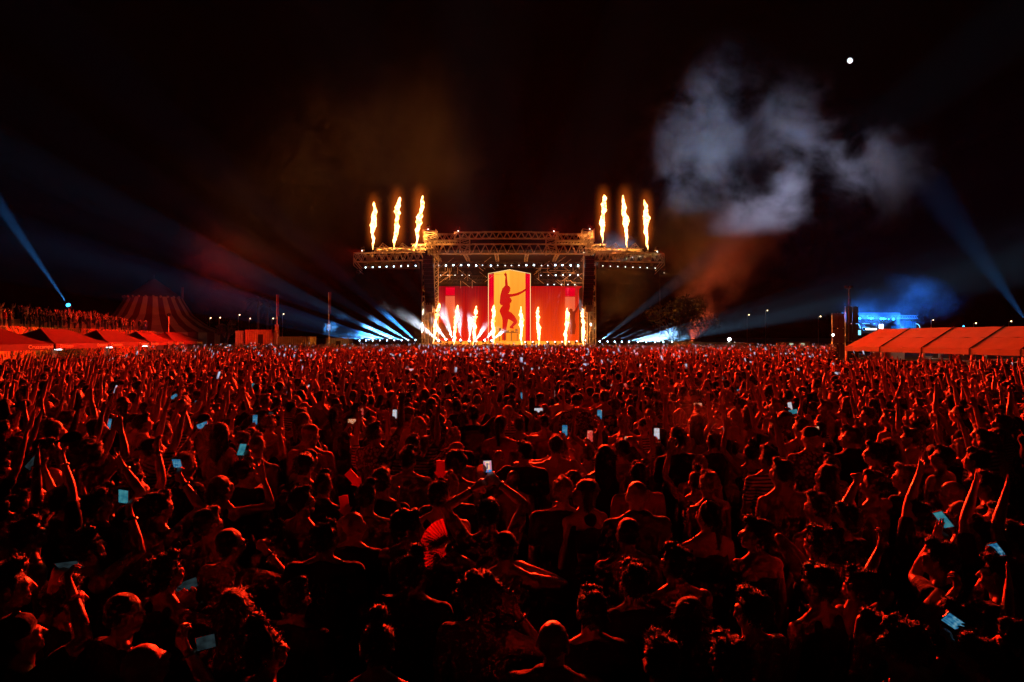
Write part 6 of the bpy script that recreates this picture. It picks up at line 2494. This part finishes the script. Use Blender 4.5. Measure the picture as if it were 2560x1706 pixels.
def cup(at, axis, label, h=.13, r=.043, mat='clear_plastic', drink='amber_straw'):
    at, ax = Vector(at), Vector(axis).normalized()
    t = thing('cup', at, label, 'cup')
    mb = MB().tube(-ax * h / 2, ax * h / 2, r * .78, r, 18, caps=False)
    mb.add([(-ax * h / 2 + p) for p in [ax.orthogonal().normalized() * 0.0] * 3], [])
    mb.build('wall', mat, t, True)
    MB().tube(-ax * h / 2, -ax * h / 2 + ax * .004, r * .78, r * .78, 18).build('base', mat, t)
    rim = MB()
    q = ax.to_track_quat('Z', 'Y').to_matrix()
    pts = [ax * h / 2 + q @ Vector((r * math.cos(a), r * math.sin(a), 0)) for a in [2 * math.pi * i / 16 for i in range(16)]]
    for i in range(16):
        rim.tube(pts[i], pts[(i + 1) % 16], .003, .003, 4)
    rim.build('rim', 'white_pvc', t)
    if drink:
        MB().tube(-ax * h * .45, ax * h * .1, r * .78, r * .86, 16).build('drink', drink, t)
    return t


cup(P(1202, 1180, B12['D'] + .2), (.1, -.75, .5), 'pale round plastic cup held up beside the bright filming phone', .11, .040, 'white_pvc', None)
cup(P(2328, 1514, CUPMAN['D'] + .15), (.75, .1, .62), 'clear plastic cup held slanting in the lower right crowd', .19, .045)
cup(P(1895, 1366, DRINK['D'] + .16), (0, -.5, .8), 'red cup at the lips of the drinking woman', .11, .038, 'red_card', None)
p0, p1 = P(999, 1218, FANMAN['D']), P(1004, 1284, FANMAN['D'])
st_ = thing('plume_headband', p1, 'upright amber plume on a headband above the curly-haired man with the fan', 'headband')
mb = MB()
prev = p1
for i in range(1, 9):
    u = i / 8
    q = lerp(p1, p0, u) + Vector((-.02 * math.sin(u * 3), 0, 0))
    mb.tube(prev, q, .003 + .008 * math.sin(u * 3.0) + .001, .003 + .008 * math.sin(min(u + .12, 1) * 3.0) + .001, 6)
    prev = q
child_of(mb.build('plume', 'amber_straw'), st_)
child_of(MB().ball(p1, .012, 8, 6).build('socket', 'pale_metal'), st_)

# ------------------------------------------------------------------ library of dancing figures
LIB = []


def lib(kind, desc, **sp):
    LIB.append((kind, desc, sp))


A_ = lambda x, y, z, st='open', **k: dict(t=vec(x, y, z), style=st, **k)
lib('down', 'arms at the sides', hair='short', shirt='tee')
lib('down', 'arms at the sides', hair='long', fem=True, shirt='tank', hyaw=12)
lib('down', 'arms at the sides', hair='curly', shirt='tee', build=1.08, hpitch=6)
lib('down', 'hands near the chest', hair='pony', fem=True, shirt='tee', arms={'L': A_(-.1, .26, 1.25, 'relaxed'), 'R': A_(.1, .26, 1.25, 'relaxed')})
lib('down', 'arms at the sides', hair='buzz', shirt='tee', build=1.12, cap='front')
lib('down', 'arms at the sides', hair='short', shirt='tank', build=1.05, hyaw=-14)
lib('down', 'backpack on', hair='curly', shirt='tee', pack=1, hyaw=8)
lib('down', 'head turned aside', hair='quiff', shirt='jacket', hyaw=30)
lib('up', 'right arm stretched up', hair='short', shirt='tee', hpitch=8, arms={'R': A_(.22, .18, 1.95)})
lib('up', 'left arm stretched up', hair='bun', fem=True, shirt='tank', hpitch=6, arms={'L': A_(-.24, .12, 1.93)})
lib('up', 'right fist raised, backpack on', hair='short', shirt='tee', pack=1, build=1.05, arms={'R': A_(.28, .22, 1.85, 'fist')})
lib('up', 'both arms raised wide', hair='long', fem=True, shirt='tank', hpitch=10, arms={'L': A_(-.36, .12, 1.86), 'R': A_(.36, .12, 1.86)})
lib('up', 'both arms raised straight', hair='buzz', cap='back', shirt='tee', hpitch=10, arms={'L': A_(-.20, .15, 1.97), 'R': A_(.18, .2, 1.95)})
lib('up', 'clapping overhead', hair='curly', shirt='tee', arms={'L': A_(-.05, .22, 1.88), 'R': A_(.06, .24, 1.86)})
lib('up', 'right arm bent, hand pointing up', hair='short', shirt='tank', hpitch=5, arms={'R': A_(.34, .24, 1.66, 'point')})
lib('up', 'left arm waving', hair='bob', fem=True, shirt='tee', hyaw=-10, arms={'L': A_(-.42, .2, 1.75)})
lib('phone', 'phone held up in the right hand', hair='short', shirt='tee', hpitch=6, arms={'R': A_(.10, .36, 1.72, 'hold')})
lib('phone', 'phone held up in both hands', hair='long', fem=True, shirt='tank', arms={'L': A_(-.07, .34, 1.78, 'hold'), 'R': A_(.09, .34, 1.78, 'hold')})
lib('phone', 'phone raised high in the right hand', hair='curly', shirt='tee', hpitch=8, arms={'R': A_(.12, .3, 1.94, 'hold')})
LIBR = []
for i, (kind, desc, sp) in enumerate(LIB):
    sp['seed'] = 100 + i
    r_ = figure(sp, 1)
    LIBR.append((kind, desc, sp, r_))
PH0 = [i for i, l in enumerate(LIB) if l[0] == 'phone'][0]
PH_AT = {PH0: (vec(.10, .385, 1.83), 0), PH0 + 1: (vec(.01, .37, 1.87), 90), PH0 + 2: (vec(.12, .325, 2.05), 0)}

# ------------------------------------------------------------------ who stands where
tent_line = [(31.0, P(-120, 0, 31.0).x), (38.5, P(134, 0, 38.5).x), (49, P(271, 0, 49).x), (58, P(372, 0, 58).x), (76, P(508, 0, 76).x)]


def left_limit(D):
    if D < 31:
        return -1e3
    for (d0, x0), (d1, x1) in zip(tent_line[:-1], tent_line[1:]):
        if D <= d1:
            return x0 + (x1 - x0) * (D - d0) / (d1 - d0) + (4.2 if D < 52 else 1.2)
    return -38


def right_limit(D):
    if D < mB.y:
        return 1e3
    if D <= mA.y:
        return mA.x + (mB.x - mA.x) * (mA.y - D) / (mA.y - mB.y) - .4
    return .515 * D


spots = []
step = .60
gq = np.random.default_rng(5)
D = 3.3
while D < 77.0:
    half = .83 * D + 1.0
    n = int(2 * half / step)
    for i in range(n + 1):
        x = -half + i * step + gq.uniform(-.2, .2) + (step / 2 if int(D / step) % 2 else 0)
        y = D + gq.uniform(-.2, .2)
        if y < 3.2 or not left_limit(y) < x < right_limit(y):
            continue
        if abs(x / y * F) > 1330:
            continue
        if x / y * F > 810 and y > 30.5 - (x / y * F - 810) / 480 * 2.5:
            continue
        if any((x - a) ** 2 + (y - b) ** 2 < (.72 if y < 5.6 else .5) ** 2 for a, b in PEOPLE if abs(b - y) < .6):
            continue
        spots.append((x, y))
    D += step * .95

hair_words = {'short': 'short-haired', 'long': 'long-haired', 'curly': 'curly-haired', 'pony': 'pony-tailed', 'bald': 'bald', 'bun': 'bun-wearing', 'buzz': 'close-cropped', 'bob': 'bob-haired', 'quiff': 'wavy-haired', 'afro': 'bushy-haired'}
wear_words = {'tee': 'T-shirt', 'tank': 'vest', 'none': 'bare torso', 'top': 'crop top', 'jacket': 'jacket'}


def where(px, py):
    c = ['left edge', 'far left', 'left', 'inner left', 'centre left', 'centre right', 'inner right', 'right', 'far right', 'right edge'][min(9, max(0, int(px / 256)))]
    r = 'rear rows' if py < 960 else ('back rows' if py < 1010 else ('middle rows' if py < 1080 else ('near rows' if py < 1180 else ('front rows' if py < 1400 else 'nearest row'))))
    return r + ', ' + c


def place_copy(i, x, y, s, rz, skin_i, shirt, trousers, hair, label, group):
    kind, desc, sp, r_ = LIBR[i]
    o = dress(r_, mats_for(skin_i, shirt if sp['shirt'] != 'none' else None, trousers, hair if sp['hair'] != 'bald' else None))
    o.location = (x, y, gz(y))
    o.rotation_euler = (0, 0, rz)
    o.scale = (s, s, s)
    tag(o, label, 'person', group)
    return o


idx_down = [i for i, l in enumerate(LIB) if l[0] == 'down']
idx_up = [i for i, l in enumerate(LIB) if l[0] == 'up']
idx_ph = [i for i, l in enumerate(LIB) if l[0] == 'phone']
used_labels = {}

# phones that can be picked out further back, each with its holder: x, y, height px, screen, sideways
PHONES = [(638, 1050, 26, 'screen_blue', 0, 'left'), (677, 1042, 24, 'screen_dim', 0, 'left'), (506, 1064, 20, 'screen_blue', 70, 'left'), (811, 979, 16, 'screen_fire', 90, ''), (903, 1034, 25, 'screen_red', 0, ''), (987, 1036, 24, 'screen_pale', 0, ''),
          (1412, 1077, 28, 'screen_blue', 0, ''), (1499, 1037, 25, 'screen_blue', 0, ''), (1346, 1026, 22, 'screen_pale', 88, ''), (1642, 1085, 29, 'screen_pale', 0, ''), (1475, 1091, 24, 'screen_red', 0, ''), (1744, 1013, 20, 'screen_fire', 90, ''),
          (1817, 1080, 26, 'screen_pale', -12, ''), (1982, 1030, 22, 'screen_cyan', 80, ''), (1975, 1016, 20, 'screen_pale', -8, ''), (2033, 1074, 17, 'screen_fire', 85, ''), (1383, 985, 15, 'screen_pale', 0, ''), (1408, 993, 17, 'screen_fire', 0, ''),
          (1302, 990, 17, 'screen_blue', 0, ''), (1253, 960, 14, 'screen_cyan', 0, ''), (1173, 957, 14, 'screen_pale', 90, ''), (1028, 925, 12, 'screen_pale', 90, ''), (1306, 922, 11, 'screen_pale', 0, ''), (1476, 938, 12, 'screen_pale', 0, ''),
          (1534, 964, 14, 'screen_pale', 70, ''), (1563, 966, 15, 'screen_red', 0, ''), (1704, 972, 15, 'screen_pale', 0, ''), (1806, 950, 14, 'screen_cyan', -15, ''), (1850, 977, 15, 'screen_blue', 85, ''), (2173, 963, 13, 'screen_pale', 0, ''), (2011, 976, 14, 'screen_blue', -10, ''),
          (633, 966, 14, 'screen_cyan', 0, ''), (675, 955, 12, 'screen_pale', 0, ''), (716, 976, 14, 'screen_blue', 0, ''), (435, 992, 14, 'screen_blue', 60, ''), (490, 1012, 16, 'screen_blue', 20, ''), (775, 966, 12, 'screen_pale', 85, ''), (81, 1158, 24, 'screen_dim', 35, ''),
          (272, 1060, 22, 'screen_blue', 5, ''), (1349, 922, 10, 'screen_pale', 0, ''), (1387, 928, 10, 'screen_fire', 0, ''), (1706, 942, 11, 'screen_pale', 0, ''), (1142, 905, 9, 'screen_pale', 0, ''), (1600, 915, 9, 'screen_pale', 0, ''), (1248, 940, 11, 'screen_fire', 0, ''),
          (1010, 1000, 15, 'screen_dim', 90, ''), (882, 1054, 22, 'screen_fire', 90, ''), (1220, 905, 9, 'screen_pale', 90, ''), (905, 905, 9, 'screen_pale', 0, ''), (1760, 905, 9, 'screen_pale', 0, '')]
scr_word = {'screen_blue': 'blue', 'screen_cyan': 'cyan', 'screen_pale': 'pale', 'screen_fire': 'golden', 'screen_red': 'red', 'screen_dim': 'dim'}
n_ind = len(PEOPLE)
for k_, (px, py, hp, mat, roll, _) in enumerate(PHONES):
    D = 250.0 / hp
    zp = CAMZ - (py - HY) * D / F
    i = PH0 if abs(roll) < 45 else PH0 + 1
    if zp - gz(D) > 1.95:
        i = PH0 + 2 if abs(roll) < 45 else PH0 + 1
    loc, base_roll = PH_AT[i]
    s = min(max((zp - gz(D)) / loc[2], .84), 1.12)
    for _ in range(30):
        D = .5 * D + .5 * (CAMZ - loc[2] * s - gz(D)) * F / (py - HY)
    rz = -heading_for(px) * .5
    at = P(px, py, D)
    off = Matrix.Rotation(rz, 3, 'Z') @ Vector(loc * s)
    root = Vector((at.x - off.x, at.y - off.y, 0))
    if root.y < 3.0:
        continue
    for c__ in range(8):
        cl = ['black', 'white', 'grey', 'navy', 'beige', 'red', 'olive', 'pink'][(k_ * 5 + c__) % 8]
        lb = '%s person in %s %s filming on a %s phone, %s' % (hair_words[LIB[i][2]['hair']], cl, wear_words[LIB[i][2]['shirt']], scr_word[mat], where(px, py))
        if lb not in used_labels:
            break
    used_labels[lb] = 1
    place_copy(i, root.x, root.y, s, rz, k_ % 3, cl, 'denim', ['black', 'brown', 'auburn'][k_ % 3], lb, 'people filming with phones')
    PEOPLE.append((root.x, root.y))
    nrm = (Vector((0, 0, CAMZ)) - at).normalized() * .6 + (Vector((root.x, root.y, 1.6)) - at).normalized() * .5
    phone(at, nrm, '%s phone held up %s by the %s in %s, %s' % (scr_word[mat], 'sideways' if abs(roll) > 45 else 'upright', {'short': 'short-haired person', 'long': 'long-haired person', 'curly': 'curly-haired person'}[LIB[i][2]['hair']], cl, where(px, py)), mat, roll if abs(roll) < 45 else roll)

taken = np.array(PEOPLE)
rest = []
spots.sort(key=lambda p: p[1])
budget = 300 - len(PEOPLE)
rq = random.Random(9)
for (x, y) in spots:
    near = np.min((taken[:, 0] - x) ** 2 + (taken[:, 1] - y) ** 2)
    if near < (.72 if y < 5.6 else (.48 if y < 14 else .3)) ** 2:
        continue
    if budget <= 0:
        rest.append((x, y))
        continue
    px = CX + x / y * F
    s = rq.uniform(.92, 1.06)
    py = HY + (CAMZ - 1.63 * s - gz(y)) / y * F
    if not -20 < px < 2580 or py > 1760:
        continue
    side = abs(px - CX) / CX
    r_ = rq.random()
    if y < 4.2:
        i = rq.choice(idx_down)
    elif r_ < .26 + .5 * side:
        i = rq.choice(idx_up)
    else:
        i = rq.choice(idx_down)
    kind, desc, sp, _ = LIBR[i]
    cl = rq.choice(['striped', 'striped', 'flowered', 'spotted'] + ['black'] * 5 + ['white', 'white', 'grey', 'grey', 'navy', 'beige', 'beige', 'red', 'red', 'olive'])
    if y < 5.0:
        cl = rq.choice(['black', 'navy', 'grey', 'red', 'striped', 'white'])
    hw_ = 'capped' if sp.get('cap') else hair_words[sp['hair']]
    wear = ('with a bare torso' if sp['shirt'] == 'none' else 'in a %s %s' % (cl, wear_words[sp['shirt']]))
    lb = '%s %s %s, %s, %s' % (hw_, 'woman' if sp.get('fem') else 'man', wear, desc, where(px, py))
    for _ in range(40):
        if lb not in used_labels:
            break
        i = rq.choice(idx_up + idx_down if y >= 3.6 else idx_down)
        kind, desc, sp, _r = LIBR[i]
        cl = rq.choice(['black', 'white', 'grey', 'navy', 'beige', 'red', 'olive', 'pink'])
        wear = ('with a bare torso' if sp['shirt'] == 'none' else 'in a %s %s' % (cl, wear_words[sp['shirt']]))
        lb = '%s %s %s, %s, %s' % ('capped' if sp.get('cap') else hair_words[sp['hair']], 'woman' if sp.get('fem') else 'man', wear, desc, where(px, py))
    used_labels[lb] = 1
    place_copy(i, x, y, s, -heading_for(px) + R(rq.uniform(-16, 16)), rq.randrange(3), cl, rq.choice(['denim', 'black', 'beige']), rq.choice(['black', 'black', 'brown', 'brown', 'auburn', 'blond']), lb, 'people standing in the crowd')
    budget -= 1

# ------------------------------------------------------------------ the rest of the crowd as one mass
proto = bpy.data.collections.new('crowd_members')
for i, (kind, desc, sp, r_) in enumerate(LIBR):
    bm = bmesh.new()
    slots = []
    for part, mn in (('body', 'crowd_skin'), ('shirt', 'crowd_cloth'), ('trousers', 'cloth_denim'), ('hair', 'crowd_hair'), ('cap', 'cloth_black'), ('backpack', 'cloth_olive')):
        if part in r_:
            n0 = len(bm.faces)
            bm.from_mesh(r_[part])
            bm.faces.ensure_lookup_table()
            for f_ in bm.faces[n0:]:
                f_.material_index = len(slots)
            slots.append(mn)
    if i in PH_AT:
        loc, rl = PH_AT[i]
        n0 = len(bm.faces)
        ret = bmesh.ops.create_cube(bm, size=1.0, matrix=Matrix.Translation(loc) @ Matrix.Rotation(R(-20), 4, 'X') @ Matrix.Rotation(R(rl), 4, 'Y') @ Matrix.Diagonal((.075, .01, .155, 1)))
        bm.faces.ensure_lookup_table()
        for f_ in bm.faces[n0:]:
            f_.normal_update()
            f_.material_index = len(slots) + (1 if f_.normal.y < -.6 else 0)
        slots += ['black_plastic', 'crowd_screen']
    me = bpy.data.meshes.new('crowd_member')
    bm.to_mesh(me)
    bm.free()
    for m__ in slots:
        me.materials.append(MATS[m__])
    o = bpy.data.objects.new('crowd_member.%03d' % i, me)
    proto.objects.link(o)

pts, yaw, scl, idx = [], [], [], []
for (x, y) in rest:
    px = CX + x / y * F
    side = min(abs(px - CX) / CX, 1)
    r_ = rq.random()
    ph_p = .04 if y < 30 else .11
    ph_p *= (1 - .8 * side)
    up_p = .30 + .34 * side + (.12 if y > 40 else 0)
    if (x < left_limit(y) + 3.5 and y > 31) or (side > .63 and x > 0 and y > 25):
        up_p *= .35
    i = rq.choice(idx_ph) if r_ < ph_p else (rq.choice(idx_up) if r_ < ph_p + up_p else rq.choice(idx_down))
    pts.append((x, y, gz(y)))
    yaw.append(-heading_for(px) + R(rq.uniform(-22, 22)))
    scl.append(rq.uniform(.90, 1.07))
    idx.append(i)
# people on the terrace
for s_ in range(4):
    u = 0.4
    while u < TL + 13:
        q = T0 + tdir * u - tout * (.3 + s_ * 2.2 + rq.uniform(.4, 1.8))
        px = CX + q.x / q.y * F
        if rq.random() < .92 and px > -60:
            pts.append((q.x, q.y, TZ + s_ * .38))
            yaw.append(-heading_for(px) * .9 + R(rq.uniform(-25, 25)))
            scl.append(rq.uniform(.92, 1.06))
            idx.append(rq.choice(idx_up) if rq.random() < .32 else rq.choice(idx_down))
        u += rq.choice([rq.uniform(.4, .6), rq.uniform(.6, 1.7)])
me = bpy.data.meshes.new('crowd')
me.from_pydata(pts, [], [])
for nm, typ, vals in (('yaw', 'FLOAT', yaw), ('scl', 'FLOAT', scl), ('pick', 'INT', idx)):
    at = me.attributes.new(nm, typ, 'POINT')
    at.data.foreach_set('value', vals)
crowd = bpy.data.objects.new('crowd', me)
COL.objects.link(crowd)
tag(crowd, 'dense crowd of festival-goers filling the field from the front rows to the stage', 'crowd', None, 'stuff')
ng = bpy.data.node_groups.new('crowd', 'GeometryNodeTree')
ng.interface.new_socket('Geometry', in_out='INPUT', socket_type='NodeSocketGeometry')
ng.interface.new_socket('Geometry', in_out='OUTPUT', socket_type='NodeSocketGeometry')
gi, go = ng.nodes.new('NodeGroupInput'), ng.nodes.new('NodeGroupOutput')
ci = ng.nodes.new('GeometryNodeCollectionInfo')
ci.inputs['Collection'].default_value = proto
ci.inputs['Separate Children'].default_value = True
ci.inputs['Reset Children'].default_value = True
iop = ng.nodes.new('GeometryNodeInstanceOnPoints')


def attr(nm, typ):
    a = ng.nodes.new('GeometryNodeInputNamedAttribute')
    a.data_type = typ
    a.inputs['Name'].default_value = nm
    return a.outputs['Attribute']


cx_ = ng.nodes.new('ShaderNodeCombineXYZ')
ng.links.new(attr('yaw', 'FLOAT'), cx_.inputs['Z'])
ng.links.new(gi.outputs[0], iop.inputs['Points'])
ng.links.new(ci.outputs[0], iop.inputs['Instance'])
iop.inputs['Pick Instance'].default_value = True
ng.links.new(attr('pick', 'INT'), iop.inputs['Instance Index'])
ng.links.new(cx_.outputs[0], iop.inputs['Rotation'])
ng.links.new(attr('scl', 'FLOAT'), iop.inputs['Scale'])
ng.links.new(iop.outputs[0], go.inputs[0])
md_ = crowd.modifiers.new('crowd', 'NODES')
md_.node_group = ng
bpy.data.scenes.remove(WORKSHOP)
print('CROWD', len(PEOPLE), 'named,', len(rest), 'rest', len(pts))
